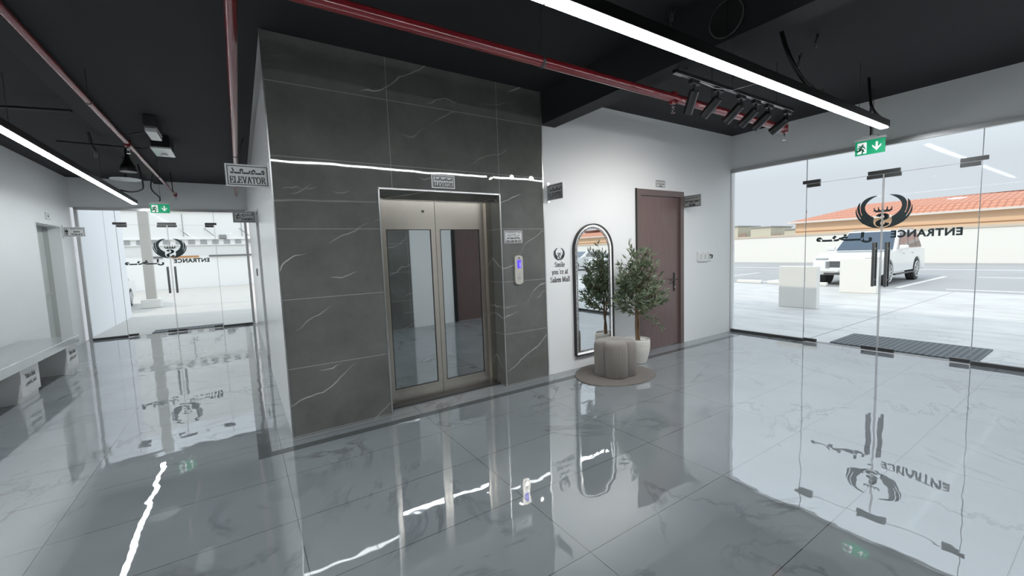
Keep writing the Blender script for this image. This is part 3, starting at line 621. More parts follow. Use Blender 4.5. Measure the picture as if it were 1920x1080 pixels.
def twig(a, b, n, Lf):
    pts = wob(a, b, 5, .012); br.tube(pts, .0035, 5, .0012); pts = [V(p) for p in pts]
    for i in range(n):
        t = random.uniform(.12, 1) * 5; j = min(4, int(t)); p = pts[j].lerp(pts[j + 1], t - j); d = (pts[j + 1] - pts[j]).normalized()
        leaf(p, d * random.uniform(.4, 1.1) + V((random.uniform(-1, 1), random.uniform(-1, 1), random.uniform(-.7, .9))) * .75, random.uniform(.035, .06) * Lf)
    leaf(pts[-1], pts[-1] - pts[-2], .055)
for i in range(46):
    t = random.random(); a = random.uniform(0, 2 * PI); z = .66 + .72 * t
    rad = .47 * (1 - .55 * t * t) * random.uniform(.6, 1.0); base = V(((T1 if i % 2 else T2)[4].x, PY, .58 + .45 * t * random.uniform(.6, 1)))
    e = V((PX - .03 + rad * math.cos(a), PY - .03 + rad * .6 * math.sin(a), z + random.uniform(-.02, .12)))
    e.y = min(e.y, 3.69); twig(base, e, 22, 1.5); m_ = base.lerp(e, .6)
    for q in range(2):
        e2 = m_ + V((random.uniform(-.15, .15), random.uniform(-.12, .06), random.uniform(.0, .18)))
        e2.y = min(e2.y, 3.69); twig(m_, e2, 14, 1.4)
for e, n_ in (((.44, -.04, .40), 34), ((.28, -.05, .55), 20), ((-.13, 0, 1.52), 34), ((.12, -.02, 1.42), 30), ((.46, -.04, 1.0), 30), ((.40, -.06, .80), 26), ((-.42, -.02, .82), 30), ((-.36, -.03, 1.05), 28), ((-.05, 0, 1.38), 30), ((-.28, -.02, 1.28), 26), ((.22, -.02, 1.28), 26)):
    twig((PX, PY, .60 if e[2] < .9 else .85), (PX + e[0], PY + e[1], e[2]), n_, 1.5)
br.build('branches', BARK, tr); lf.build('foliage', LG, tr)
# ---------------- bench
bn = thing('marble_bench', 'long white marble bench against the left wall with lettered supports', 'bench', (-2.33, 7.0, 0))
mb = B(WX + .003, -2.064, 4.6, 8.555, .37, .47, .002); mb.build('seat', BENCHM, bn)
B(-2.0635, -2.05, 4.6, 8.56, .37, .4705, .002).build('front_edge', marble('white_marble_edge', (0.74, 0.76, 0.77), (0.4, 0.41, 0.42), 50, 20, 50, 20, (.1, .1, .1), 0.08, 1.6), bn)  # same white marble, left bright beside the darkened seat top
BW = mat('white_bench_panel', g(.74), .3)
for y0, y1 in ((4.9, 5.38), (6.62, 7.11), (8.06, 8.50)):
    s_ = B(WX + .003, -2.07, y0, y1, .07, .37); s_.box(WX + .003, -2.09, y0 + .01, y1 - .01, 0, .07); s_ = s_.build('support', BW, bn)
    if y0 > 6:
        c = (y0 + y1) / 2
        f = fit(serif('Take a Seat', .12, .045), 0, .045, .26, .055) + fit(arabic('تفضل بالجلوس', .03), 0, -.035, .28, .06)
        decal('lettering', f, INK, (-2.07, c, .23), (0, 1, 0), (0, 0, 1), (1, 0, 0), s_)
# ---------------- linear lights
def linear(name, label, a, b, w, h, hang, joints, m=None):
    a, b = V(a), V(b); d = (b - a).normalized(); L = (b - a).length; s_ = d.cross(V((0, 0, 1))); c = (a + b) / 2
    t = thing(name, label, 'ceiling light', (c.x, c.y, a.z), 'linear ceiling lights')
    MB().obox(c + V((0, 0, h / 2 + .004)), d, s_, (0, 0, 1), L / 2, w / 2, h / 2).build('housing', BLK, t)
    js = [0] + joints + [L]
    for p, q in zip(js[:-1], js[1:]):
        MB().obox(a + d * (p + q) / 2 + V((0, 0, .001)), d, s_, (0, 0, 1), (q - p) / 2 - .006, w / 2 - .012, .005).build('diffuser', m or LED, t)
    for u in hang:
        p = a + d * u; MB().cyl((p.x, p.y, a.z + h), (p.x, p.y, CEIL - .002), .0025, seg=6).build('suspension_wire', DSTEEL, t)
    return t
linear('linear_light', 'long black linear light hanging across the hall above the elevator', (-.4, 1.655, 2.66), (6.04, 1.655, 2.66), .092, .07, (.8, 3.3, 5.7), [1.95 + .4 - .6, 2.9, 4.05, 5.17])
linear('linear_light', 'long black linear light hanging along the corridor ceiling', (-1.61, -3.0, 2.65), (-1.61, 10.9, 2.65), .092, .07, (3, 8.6, 11.6), [1.7, 4, 6.3, 8.5, 9.72, 10.9, 12.6], mat('led_diffuser_corridor', g(0.9), 0.4, emit=(0.93, 0.98, 1.0), es=LED_STRENGTH * .68))
# ---------------- pipes
def pipe(label, pts, r, heads, hang, rings=()):
    p0 = V(pts[0]); t = thing('fire_pipe', label, 'pipe', tuple((V(pts[0]) + V(pts[-1])) / 2), 'red fire pipes')
    MB().tube(pts, r, 20).build('pipe', RED, t, 60)
    for hx in heads:
        h = V(hx); a = MB().cyl(h - V((0, 0, r + .02)), h + V((0, 0, r + .004)), .022); a.obox(h, (1, 0, 0), (0, 1, 0), (0, 0, 1), .03, .03, r + .008, .01); a = a.build('tee', RED, t, 40)
        mb = MB().cyl(h - V((0, 0, r + .055)), h - V((0, 0, r + .018)), .009); mb.cyl(h - V((0, 0, r + .096)), h - V((0, 0, r + .091)), .02)
        for s_ in (-1, 1): mb.tube([h + V((s_ * .006, 0, -r - .05)), h + V((s_ * .016, 0, -r - .07)), h + V((s_ * .004, 0, -r - .092))], .003, 6)
        mb.cyl(h - V((0, 0, r + .036)), h - V((0, 0, r + .044)), .018, seg=6); mb.build('sprinkler', CHROME, t, 40)
    for hx in hang:
        h = V(hx); mb = MB().cyl((h.x, h.y, h.z + r), (h.x, h.y, CEIL - .002), .004, seg=8); ax = (V(pts[-1]) - p0).normalized()
        mb.cyl(h - ax * .012, h + ax * .012, r + .004); mb.build('pipe_hanger', DSTEEL, t)
    return t
pipe('thick dark red fire pipe crossing the hall behind the track spotlights', [(.30, 2.42, 2.785), (5.50, 2.42, 2.785)], .037, [(3.39, 2.42, 2.785), (5.49, 2.42, 2.785)], [(4.0, 2.42, 2.785), (1.9, 2.42, 2.785)])
pipe('glossy red fire pipe running straight overhead beside the elevator block', [(.075, -3, 2.91), (.070, 11.0, 2.91)], .033, [], [(.073, 6.9, 2.91), (.073, 1.5, 2.91)])
pipe('thin red fire pipe running under the corridor beam', [(-1.0, -3, 2.91), (-1.0, 11.25, 2.91)], .024, [(-1.0, 6.75, 2.91), (-1.0, 11.22, 2.91)], [(-1.0, 9, 2.91), (-1.0, 5.2, 2.91)])
# ---------------- track with spotlights
TY, TZ = 2.06, 2.775
tk = thing('track_rail', 'black lighting track hanging in front of the red pipe', 'track', (3.9, TY, TZ))
mb = B(2.90, 4.83, TY - .017, TY + .017, TZ, TZ + .025); mb.build('rail', BLK, tk)
mb = B(2.98, 4.80, TY - .012, TY - .006, TZ - .002, TZ + .001); mb.box(2.98, 4.80, TY + .006, TY + .012, TZ - .002, TZ + .001); mb.build('conductor', ALU, tk)
B(2.90, 3.0, TY - .016, TY + .016, TZ - .006, TZ, .002).build('end_feed', mat('grey_feed', g(.3), .4), tk)
MB().tube([(2.92, TY, TZ + .02), (2.96, TY, TZ + .06), (3.05, TY, TZ + .05), (3.08, TY + .01, TZ + .12), (3.09, TY, CEIL)], .005).build('cable', BLK, tk)
MB().tube([(3.2, TY - .02, TZ - .02), (3.35, TY - .05, TZ - .05), (3.62, TY - .05, TZ - .02), (3.85, TY - .12, TZ + .05), (4.0, TY - .25, TZ + .0)], .0028).build('loose_wire', mat('white_wire', g(.5), .5), tk)
for x in (3.72, 4.5): MB().cyl((x, TY, TZ + .02), (x, TY, CEIL), .003, seg=6).build('suspension_wire', DSTEEL, tk)
def spot0():
    t = thing('track_spotlight', '', 'spotlight', (0, 0, 0), 'track spotlights')
    MB().box(-.055, .055, -.018, .018, -.004, .03, .003).build('adapter', BLK, t)
    mb = MB().cyl((0, 0, -.04), (0, 0, 0), .011); mb.box(-.014, .014, -.014, .014, -.06, -.03, .003); mb.build('yoke', BLK, t, 40)
    h = MB().cyl((0, .0, -.05), (.0, .0, -.23), .038, seg=28).build('lamp_body', mat('gloss_black', g(.012), .18, 0, 1.6), t, 40)
    mb = MB().cyl((0, 0, -.2304), (0, 0, -.229), .030, seg=24); mb.build('lens', LENS, h)
    return t
s0 = spot0()
sd = bpy.data.lights.new('spot_beam', 'SPOT'); sd.energy = 15; sd.spot_size = math.radians(110); sd.spot_blend = 1.0; sd.shadow_soft_size = .03; sd.color = (1, .97, .93)
SL = [(3.16, 'leftmost of the six black spotlights on the track, hanging nearly straight'), (3.50, 'second black spotlight from the left on the track'), (3.86, 'third black spotlight from the left on the track'),
      (4.12, 'fourth black spotlight from the left on the track'), (4.36, 'fifth black spotlight from the left on the track'), (4.73, 'rightmost of the six black spotlights on the track')]
for i, (x, lb) in enumerate(SL):
    t = s0 if i == 0 else copy_tree(s0)
    t.location = (x, TY, TZ - .036); t['label'] = lb
    n = V(((.22, .50, -.84), (.02, .78, -.62), (.0, .80, -.60), (.0, .80, -.60), (.0, .80, -.60), (-.05, .84, -.54))[i]).normalized()
    for ch in t.children:
        if ch.name.startswith('lamp_body'):
            bo = bpy.data.objects.new('spot_beam', sd); COL.objects.link(bo)
            bo.location = V((x, TY, TZ - .086)) + n * .20; bo.rotation_euler = n.to_track_quat('-Z', 'Y').to_euler()
            ch.matrix_local = Matrix.Translation((0, 0, -.05)) @ n.to_track_quat('-Z', 'Y').to_matrix().to_4x4() @ Matrix.Translation((0, 0, .05))
# ---------------- exit signs
def exit_sign(label, c, ax, n, drop, lx):
    c, ax, n = V(c), V(ax), V(n); t = thing('exit_sign', label, 'exit sign', c - V((0, 0, .085)), 'green exit signs')
    MB().obox(c, ax, n, (0, 0, 1), .14, .004, .083).build('panel', GREEN, t)
    mb = MB().obox(c + V((0, 0, .093)), ax, n, (0, 0, 1), .15, .022, .012, .003); mb.obox(c + V((0, 0, .117)), ax, n, (0, 0, 1), .075, .028, .012, .004); mb.build('holder', mat('grey_holder', g(.5), .4), t)
    w = lambda v: .007
    man = stroke([(-.075, .018), (-.088, -.012), (-.066, -.030), (-.070, -.055)], w) + stroke([(-.088, -.012), (-.105, -.028), (-.122, -.026)], w) + stroke([(-.09, .022), (-.066, .016), (-.052, .0)], lambda v: .005) + stroke([(-.08, .02), (-.10, .008)], lambda v: .005) + [arc(-.066, .035, .009, .009, 0, 324, 9)]
    door = [[(-.118, -.066), (-.03, -.066), (-.03, .062), (-.118, .062)]]
    ar = [[(.053, .05), (.073, .05), (.073, -.03), (.053, -.03)], [(.022, -.0), (.022, .022), (.063, -.022), (.063, -.05)], [(.104, -.0), (.104, .022), (.063, -.022), (.063, -.05)]]
    for s_ in (1, -1):
        a, nn = ax * s_, n * s_; f = c + nn * .004
        pd = decal('pictogram', door + ar, EXW, f, a, (0, 0, 1), nn, t, .001)
        decal('running_figure', man, mat('exit_green_dark', (0, .2, .09), .4), f, a, (0, 0, 1), nn, t, .002)
    mb = MB(); p = c + V((0, 0, .125))
    mb.tube(smooth([p, p + V((.01, .0, .08)), p + V((lx, .02, .25)), p + V((lx * .4, 0, drop))]), .011); mb.build('cable_conduit', RUBBER, t, 60)
    MB().cyl(p + ax * .02, p + ax * .02 + V((0, 0, drop)), .003, seg=6).build('suspension_wire', DSTEEL, t)
    return t
exit_sign('green exit sign with running figure hanging before the parking lot entrance', (6.33, 1.86, 2.535), (0, -1, 0), (-1, 0, 0), .53, .04)
exit_sign('green exit sign with running figure hanging before the corridor end entrance', (-1.15, 10.15, 2.50), (1, 0, 0), (0, -1, 0), .56, -.1)
# ---------------- ceiling fixtures of the corridor
GL2 = mat('clear_lamp_cover', g(.5), .15, 0, 1.5, emit=g(1), es=.03)
t = thing('emergency_light', 'small boxy emergency light with clear cover hanging in the corridor', 'emergency light', (-.74, 6.65, 3.0), 'emergency lights')
B(-.80, -.68, 6.42, 6.9, 3.05, CEIL, .01).build('housing', DSTEEL, t); MB().box(-.795, -.685, 6.45, 6.88, 3.0, 3.05, .012).build('cover', GL2, t)
t = thing('emergency_light', 'wide dark emergency light with a white lower rim hanging in the corridor', 'emergency light', (-.72, 7.6, 3.0), 'emergency lights')
B(-.86, -.66, 7.35, 7.85, 3.03, CEIL, .01).build('housing', BLK, t); MB().box(-.87, -.65, 7.33, 7.87, 3.005, 3.03, .008).build('rim', GL2, t); MB().cyl((-.76, 7.7, 2.985), (-.76, 7.7, 3.005), .04).build('sensor', WPLAS, t, 40)
t = thing('ceiling_speaker', 'black bell-shaped ceiling speaker hanging near the corridor end', 'speaker', (-1.2, 7.95, 2.78))
MB().lathe([(.001, .0), (.088, .0), (.094, .015), (.086, .07), (.045, .15), (.025, .22), (.02, .41), (.001, .41)], (-1.2, 7.95, 2.78)).build('bell', BLK, t, 50)
MB().lathe([(.078, -.003), (.094, -.006), (.097, .008), (.078, .004)], (-1.2, 7.95, 2.78)).build('rim', DSTEEL, t, 50)
t = thing('disc_diffuser', 'flat white ring air diffuser hanging near the corridor end', 'air diffuser', (-1.42, 9.1, 2.84))
MB().lathe([(.10, .0), (.19, .0), (.195, .012), (.10, .008)], (-1.42, 9.1, 2.84), 40).build('ring', WPLAS, t, 50)
MB().lathe([(.001, .005), (.09, .002), (.085, .015), (.001, .018)], (-1.42, 9.1, 2.84), 40).build('core', WPLAS, t, 50)
MB().lathe([(.001, .012), (.02, .02), (.02, .35), (.001, .35)], (-1.42, 9.1, 2.84), 30).build('duct_neck', mat('grey_duct', g(.10), .4), t, 50)
def rod(name, label, pts, r, grp=None, cat='conduit', m=BLK): return tag(MB().tube(smooth(pts), r, 8).build(name, m, None, 60), label, cat, grp)
rod('conduit', 'black conduit crossing the corridor ceiling near the speaker', [(-1.8, 7.6, 3.05), (-1.0, 7.65, 3.05)], .012, 'black ceiling conduits')
rod('conduit', 'black conduit crossing the ceiling at the left picture edge', [(-2.6, 6.6, 3.1), (-1.35, 6.3, 3.1)], .016, 'black ceiling conduits')
rod('conduit', 'short black conduit running to the boxy emergency light', [(-1.0, 6.9, 3.05), (-.9, 6.85, 3.07), (-.79, 6.8, 3.08)], .008, 'black ceiling conduits')
rod('conduit', 'short black conduit running to the rimmed emergency light', [(-.98, 7.65, 3.05), (-.86, 7.6, 3.07)], .008, 'black ceiling conduits')
rod('hanging_cable', 'thick black cable drooping from the ceiling by the corridor light', [(-1.5, 7.6, CEIL), (-1.49, 7.65, 3.05), (-1.47, 7.7, 2.98), (-1.5, 7.85, 2.93)], .016, 'hanging black cables', 'cable')
rod('hanging_cable', 'black cable looping from the air diffuser to the corridor light', [(-1.28, 9.25, CEIL), (-1.24, 9.3, 2.8), (-1.3, 9.4, 2.72), (-1.45, 9.5, 2.7), (-1.58, 9.6, 2.74)], .012, 'hanging black cables', 'cable')
rod('hanging_cable', 'black cable hanging straight near the corridor end wall', [(-.95, 10.2, CEIL), (-.94, 10.2, 2.82)], .008, 'hanging black cables', 'cable')
rod('hanging_cable', 'black cable dropping beside the overhead pipe and elevator block', [(.19, 7.1, CEIL), (.15, 7.1, 3.08), (.15, 7.3, 2.9), (.16, 7.5, 2.7)], .008, 'hanging black cables', 'cable')
# right ceiling: round plate, hooks, cables
t = thing('round_cover_plate', 'round dark cover plate fixed to the side of the black beam above the light', 'cover plate', (2.90, 1.70, 2.87))
MB().cyl((2.919, 1.66, 2.985), (2.905, 1.66, 2.985), .118, seg=40).build('plate', mat('dark_disc', g(.02), .3), t, 50)
MB().tube([(2.908, 1.66 + .118 * math.cos(q), 2.985 + .118 * math.sin(q)) for q in [2 * PI * i / 36 for i in range(37)]], .005, 6).build('rim', mat('disc_rim', g(.10), .3), t, 60)
def loop(label, c, r):
    pts = [(c[0] + r * math.cos(a), c[1] + r * .5 * math.cos(a), c[2] + r * math.sin(a)) for a in [2 * PI * i / 16 for i in range(16)]]
    return rod('cable_coil', label, [(c[0] + r, c[1], CEIL)] + pts, .006, 'small cable coils', 'cable', mat('dull_black_cable', g(.035), .35))
loop('small coiled cable on the ceiling left of the round plate', (2.78, 2.0, 3.12), .05)
loop('small coiled cable on the ceiling above the right half of the linear light', (4.45, 1.85, 3.1), .05)
loop('small dark ring on the ceiling beyond the linear light', (4.2, 1.62, 3.13), .05)
rod('hanging_cable', 'thick black cable bending down onto the hall linear light', [(3.88, 1.75, CEIL), (3.9, 1.72, 3.05), (3.95, 1.68, 2.9), (4.1, 1.66, 2.79), (4.3, 1.655, 2.75)], .018, 'hanging black cables', 'cable')
rod('hanging_cable', 'thick black cable looping over the end of the hall linear light', [(5.85, 1.75, CEIL), (5.8, 1.72, 3.0), (5.72, 1.68, 2.85), (5.8, 1.655, 2.77), (5.98, 1.655, 2.75)], .014, 'hanging black cables', 'cable')
mb = MB()
for i in range(5): mb.tube([(4.22 + i * .05, 1.655 + random.uniform(-.02, .02), 2.742), (4.24 + i * .05, 1.65, 2.77 + random.uniform(0, .02)), (4.27 + i * .05, 1.66, 2.742)], .005, 6)
tag(mb.build('wire_clips', mat('tarnished_clips', (.16, .14, .11), .4, .5)), 'row of tarnished wire clips on top of the hall linear light', 'clips')
# ================================================================== OUTSIDE RIGHT
tag(B(XR + .12, 15.6, -30, 60, -.14, -.002).build('ground_paving', PAVE), 'pale stone paving outside the right glass entrance', 'paving', kind='structure')
ASP = mat('sunlit_asphalt', g(.36), .8); k = N(ASP); k.col(k.mix(k.noise(k.pos(), .5, 4), g(.30), g(.42)))
tag(B(15.6, 70, -60, 60, -.14, -.004).build('ground_asphalt', ASP), 'sun bleached grey asphalt of the parking lot', 'asphalt', kind='structure')
WLINE = mat('white_road_paint', g(.75), .6)
LN = [(16.4, 17.0, -6, 14), (24.5, 24.8, -4, 22)]
mb = MB()
for y in (4.0, 1.4, -1.2, 7.9, 10.5): mb.box(16.2, 21.5, y - .06, y + .06, -.008, -.001)
mb.box(21.45, 21.6, -14, 3.2, -.008, -.001); mb.box(26, 26.2, -12, 20, -.008, -.001); mb.box(16.2, 16.35, -12, 3.0, -.008, -.001)
tag(mb.build('parking_markings', WLINE), 'thin white painted bay lines on the parking lot asphalt', 'marking', kind='structure')
mt_ = stripes('ribbed_mat', (.055, .06, .065), (.20, .21, .22), 105, 1)
tag(B(6.96, 7.85, 1.0, 2.42, -.002, .014, .003).build('door_mat', mt_), 'long ribbed grey doormat outside the right glass doors', 'doormat', 'doormats')
BL = mat('white_concrete', (.80, .78, .74), .8)
tag(B(10.26, 10.42, 3.83, 4.58, -.002, .915, .012).build('concrete_barrier', BL), 'white concrete block half in shade outside, left of the door seam', 'barrier', 'white concrete blocks')
tag(B(14.1, 14.26, 3.9, 4.72, -.002, .93, .012).build('concrete_barrier', BL), 'white concrete block fully in sun just in front of the suv', 'barrier', 'white concrete blocks')
for y0, y1, lb in ((7.62, 8.5, 'white wheel stop farthest left in the parking lot'), (5.62, 7.42, 'white wheel stop in front of the suv'), (9.0, 10.2, 'white wheel stop near the left frame of the window')):
    tag(B(15.75, 15.9, y0, y1, -.005, .11, .02).build('wheel_stop', BL), lb, 'wheel stop', 'wheel stops')
bw = mat('white_boundary_wall', (.82, .80, .76), .8)
mb = MB(); mb.obox((32.2, 0, .92), (-.075, -1, 0), (1, -.075, 0), (0, 0, 1), 75, .12, .93)
struct('wall_boundary', mb, bw, 'long white boundary wall behind the parking lot')
mb = MB(); mb.obox((32.2, 0, 1.92), (-.075, -1, 0), (1, -.075, 0), (0, 0, 1), 75, .17, .07); 
struct('trim_5', mb, mat('beige_coping', (.62, .52, .42), .8), 'beige coping on the boundary wall')
# orange house with tiled hip roof
hs = thing('orange_house', 'long peach coloured house with red tiled roof behind the boundary wall', 'house', (42, -9, 0))
B(38.3, 50, -40, 15.9, 0, 3.0).build('wall', mat('peach_render', (.85, .58, .38), .8), hs)
rt = mat('red_roof_tile', (.50, .19, .11), .7); k = N(rt); X = k.sep(k.pos())
s1 = k.m('ADD', k.m('MULTIPLY', k.m('SINE', k.m('MULTIPLY', X[1], 20.0)), .5), .5); s2 = k.m('FRACT', k.m('MULTIPLY', X[2], 5.0))
k.col(k.mix(k.m('MULTIPLY', k.m('GREATER_THAN', s1, .75), .6), k.mix(k.m('MULTIPLY', k.m('GREATER_THAN', s2, .82), .7), (.60, .26, .16), (.30, .10, .06)), (.34, .12, .07)))
mb = MB(); A_ = [(37.9, 16.3, 3.05), (50.4, 16.3, 3.05), (50.4, -40, 3.05), (37.9, -40, 3.05)]
r1, r2, r3, r4 = (43.5, 12.6, 4.35), (43.5, 9.3, 4.35), (39.4, 8.9, 3.62), (39.4, -40, 3.62)
mb.face([A_[0], A_[1], r1]); mb.face([A_[0], r1, r2, (37.9, 9.3, 3.05)]); mb.face([A_[1], A_[2], (43.5, -40, 4.2), r2, r1]); mb.face([(37.9, 9.3, 3.05), r2, r3]); mb.face([(37.9, 9.3, 3.05), r3, r4, A_[3]]); mb.face([r3, r2, (43.5, -40, 3.62), r4])
mb.build('roof', rt, hs)
B(37.85, 50.4, -40, 16.35, 2.93, 3.06).build('eave', mat('cream_eave', (.75, .70, .65), .7), hs)
mb = B(38.24, 38.3, -40, 15.9, 2.25, 2.29); mb.build('band', mat('brown_band', (.45, .25, .14), .8), hs)
MB().lathe([(1.1, 0), (.95, .2), (.55, .36), (.001, .42)], (42.5, 7.5, 3.75), 24).build('roof_dome', mat('pale_dome', g(.8), .6), hs, 60)
cm = mat('cream_render', (.62, .58, .46), .8)
for (y0, y1, z, lb) in ((32.3, 36.5, 3.95, 'farthest left pale cream villa beyond the boundary wall'), (27.9, 30.5, 3.6, 'middle pale cream villa beyond the boundary wall'), (24.9, 26.2, 3.1, 'lowest cream villa next to the orange house')):
    t = thing('cream_villa', lb, 'house', (62, (y0 + y1) / 2, 0), 'distant cream villas')
    B(60, 66, y0, y1, 0, z).build('wall', cm, t); B(59.8, 66.2, y0 - .15, y1 + .15, z, z + .12).build('roof_slab', mat('grey_slab', g(.4), .8), t)
    B(59.9, 60.02, y0 - 1.2, y0 - .3, 0, z - 1.0).build('side_wing', mat('brown_wing', (.35, .25, .2), .8), t)
# ---------------- cars
PAINT = mat('white_car_paint', (.80, .80, .79), .18, 0, 1.5, coat=.6)
CGL = mat('tinted_car_glass', (.03, .06, .10), .05, 0, 1.7)
CGS = mat('pale_car_glass', (.25, .24, .24), .05, 0, 1.6)
def wheel(t, a, b, R, side):
    w = .115
    tyre = MB().cyl((a, b - w, R), (a, b + w, R), R, seg=36); tyre = tyre.build('wheel', RUBBER, t, 40)
    mb = MB().cyl((a, b + side * (w + .002), R), (a, b + side * (w + .012), R), R * .70, seg=30); mb.build('rim', mat('dark_rim', g(.10), .3, .6), tyre, 40)
    mb = MB()
    for k_ in range(9):
        an = 2 * PI * k_ / 9; d = V((math.cos(an), 0, math.sin(an))); mb.obox(V((a, b + side * (w + .018), R)) + d * R * .35, d, (0, 1, 0), d.cross(V((0, 1, 0))), R * .33, .008, .022)
    rg = [(a + R * .70 * math.cos(q), b + side * (w + .016), R + R * .70 * math.sin(q)) for q in [2 * PI * i / 24 for i in range(25)]]
    mb.tube(rg, .018, 6); mb.cyl((a, b + side * (w + .01), R), (a, b + side * (w + .028), R), .06); mb.build('spokes', mat('bright_alloy', g(.65), .25, .8), tyre, 40)
def car(label, suv, place, ang, sc=.94):
    t = thing('suv' if suv else 'sedan', label, 'car', (0, 0, 0), None if suv else 'white sedans outside')
    if suv: WBs, R, hw, zb, zr, F, Rr = 2.98, .40, .95, 1.14, 1.84, 3.80, -1.0
    else: WBs, R, hw, zb, zr, F, Rr = 2.65, .32, .88, .95, 1.43, 3.5, -1.05
    k_ = zb / 1.14
    def ar(cx): return [(cx + (R + .05) * math.cos(q), R + (R + .05) * math.sin(q)) for q in [PI * i / 12 for i in range(13)]]
    low = .30 * k_ + .05
    prof = [(Rr + .05, low), (Rr, .55 * k_), (Rr + .02, .8 * k_), (Rr + .10, zb)] + [(WBs * .74, zb + .01), (WBs + .1, zb * .965), (F - .22, zb * .86), (F - .06, zb * .74), (F, .5 * k_), (F - .08, low)]
    bot = [(x, max(z, low)) for x, z in ar(WBs)] + [(x, max(z, low)) for x, z in ar(0)]
    mb = MB().prism(prof + bot, (0, -hw, 0), (1, 0, 0), (0, 0, 1), (0, 1, 0), 2 * hw, False)
    body = mb.build('body', PAINT, t)
    bv = body.modifiers.new('bevel', 'BEVEL'); bv.width = .03; bv.segments = 3; bv.limit_method = 'ANGLE'; bv.angle_limit = math.radians(50)
    if suv: q0, q1, q2, q3 = (-.88, zb - .02), (-.70, zr), (1.32, zr), (2.22, zb - .02)
    else: q0, q1, q2, q3 = (-.75, zb - .02), (-.15, zr), (1.25, zr), (2.15, zb - .02)
    wb, wt = hw - .06, hw - .22
    P0 = [(q0[0], -wb, q0[1]), (q3[0], -wb, q3[1]), (q3[0], wb, q3[1]), (q0[0], wb, q0[1])]; P1 = [(q1[0], -wt, q1[1]), (q2[0], -wt, q2[1]), (q2[0], wt, q2[1]), (q1[0], wt, q1[1])]
    mb = MB(); a = [mb.bm.verts.new(p) for p in P0]; b = [mb.bm.verts.new(p) for p in P1]
    for i in range(4): mb.bm.faces.new((a[i], a[(i + 1) % 4], b[(i + 1) % 4], b[i]))
    mb.bm.faces.new(b); mb.bm.faces.new(a[::-1]); cb = mb.build('cabin', PAINT, t)
    bv = cb.modifiers.new('bevel', 'BEVEL'); bv.width = .05; bv.segments = 3
    def pane(c4, u0, u1, v0, v1, n, m, nm):
        A, B_, C_, D_ = [V(c) for c in c4]; f = lambda u, v: A.lerp(B_, u).lerp(D_.lerp(C_, u), v) + V(n) * .012
        g_ = MB(); g_.face([f(u0, v0), f(u1, v0), f(u1, v1), f(u0, v1)]); g_.face([f(u0, v0) - V(n) * .03, f(u0, v1) - V(n) * .03, f(u1, v1) - V(n) * .03, f(u1, v0) - V(n) * .03]); g_.build(nm, m, cb)
    pane((P0[1], P0[2], P1[2], P1[1]), .04, .96, .06, .94, (.8, 0, .6), CGL, 'windscreen'); pane((P0[0], P0[3], P1[3], P1[0]), .06, .94, .1, .9, (-1, 0, .3), CGS, 'rear_window')
    for s_, (i, j) in ((-1, (0, 1)), (1, (3, 2))):
        for u0, u1 in (((.03, .24), (.27, .55), (.58, .90)) if suv else ((.12, .46), (.49, .88))): pane((P0[i], P0[j], P1[j], P1[i]), u0, u1, .12, .88, (0, s_, .25), CGS, 'side_window')
        m_ = MB().box(q3[0] - .38, q3[0] - .2, s_ * (hw - .02), s_ * (hw + .2), zb + .02, zb + .17, .03); m_.build('wing_mirror', PAINT if s_ < 0 else PAINT, t, 60)
        for x in ((.45, 1.45)): B(x, x + .16, s_ * hw, s_ * (hw + .025), zb * .88, zb * .88 + .03).build('door_handle', CHROME, t)
        for x in (0, WBs): wheel(t, x, s_ * (hw - .13), R, s_)
        B(F - .38, F - .09, s_ * (hw - .45), s_ * (hw - .05), zb * .70, zb * .84, .03).build('headlight', mat('headlight_glass', g(.55), .08, .5), t)
        B(.45, WBs - .45, s_ * (hw - .05), s_ * (hw + .05), low - .04, low + .01, .01).build('side_step', mat('dark_trim', g(.06), .5), t)
    gr = B(F - .14, F - .02, -.50, .50, .60 * k_, .80 * k_ + .03, .01).build('grille', mat('dark_trim', g(.06), .5), t)
    mb = MB()
    for z in (.64, .70, .76): mb.box(F - .03, F - .005, -.48, .48, z * k_, z * k_ + .022)
    mb.box(F - .04, F + .005, -.56, -.44, .58 * k_, .84 * k_, .01); mb.box(F - .04, F + .005, .44, .56, .58 * k_, .84 * k_, .01)
    mb.build('grille_bars', CHROME, gr)
    if suv:
        mb = MB(); rg = [(F + .012, .085 * math.cos(q), .72 * k_ + .06 * math.sin(q)) for q in [2 * PI * i / 20 for i in range(21)]]; mb.tube(rg, .012, 6); mb.box(F + .005, F + .02, -.12, .12, .72 * k_ - .014, .72 * k_ + .014); mb.build('emblem', CHROME, gr, 60)
        pl_ = B(F - .005, F + .012, -.26, .26, .47 * k_, .56 * k_).build('number_plate', WPLAS, t)
        decal('plate_number', fit(bfont('8116', .01), .07, 0, .26, .06) + fit(arabic('ق', .01), -.14, 0, .08, .06), INK, (F + .012, 0, .515 * k_), (0, -1, 0) if 0 else (0, 1, 0), (0, 0, 1), (1, 0, 0), pl_)
        B(F - .06, F + .01, -.6, .6, .37, .43).build('bumper_intake', mat('dark_trim', g(.06), .5), t)
        for s_ in (-1, 1): MB().tube([(-.5, s_ * (wt - .05), zr + .01), (-.4, s_ * (wt - .05), zr + .06), (1.0, s_ * (wt - .05), zr + .06), (1.15, s_ * (wt - .05), zr + .01)], .018, 6).build('roof_rail', ALU, t)
    B(Rr - .01, Rr + .1, -hw + .05, -hw + .28, zb * .75, zb * .95, .01).build('tail_light', mat('red_lamp', (.3, .02, .02), .2), t)
    t.location = place; t.rotation_euler = (0, 0, ang); t.scale = (sc, sc, sc); return t
car('white suv parked facing the glass entrance behind a concrete block', True, (19.67, 5.26, 0), PI)
s1 = car('white sedan just showing past the corner outside the corridor entrance', False, (-4.2, 20.3, 0), -PI / 2)
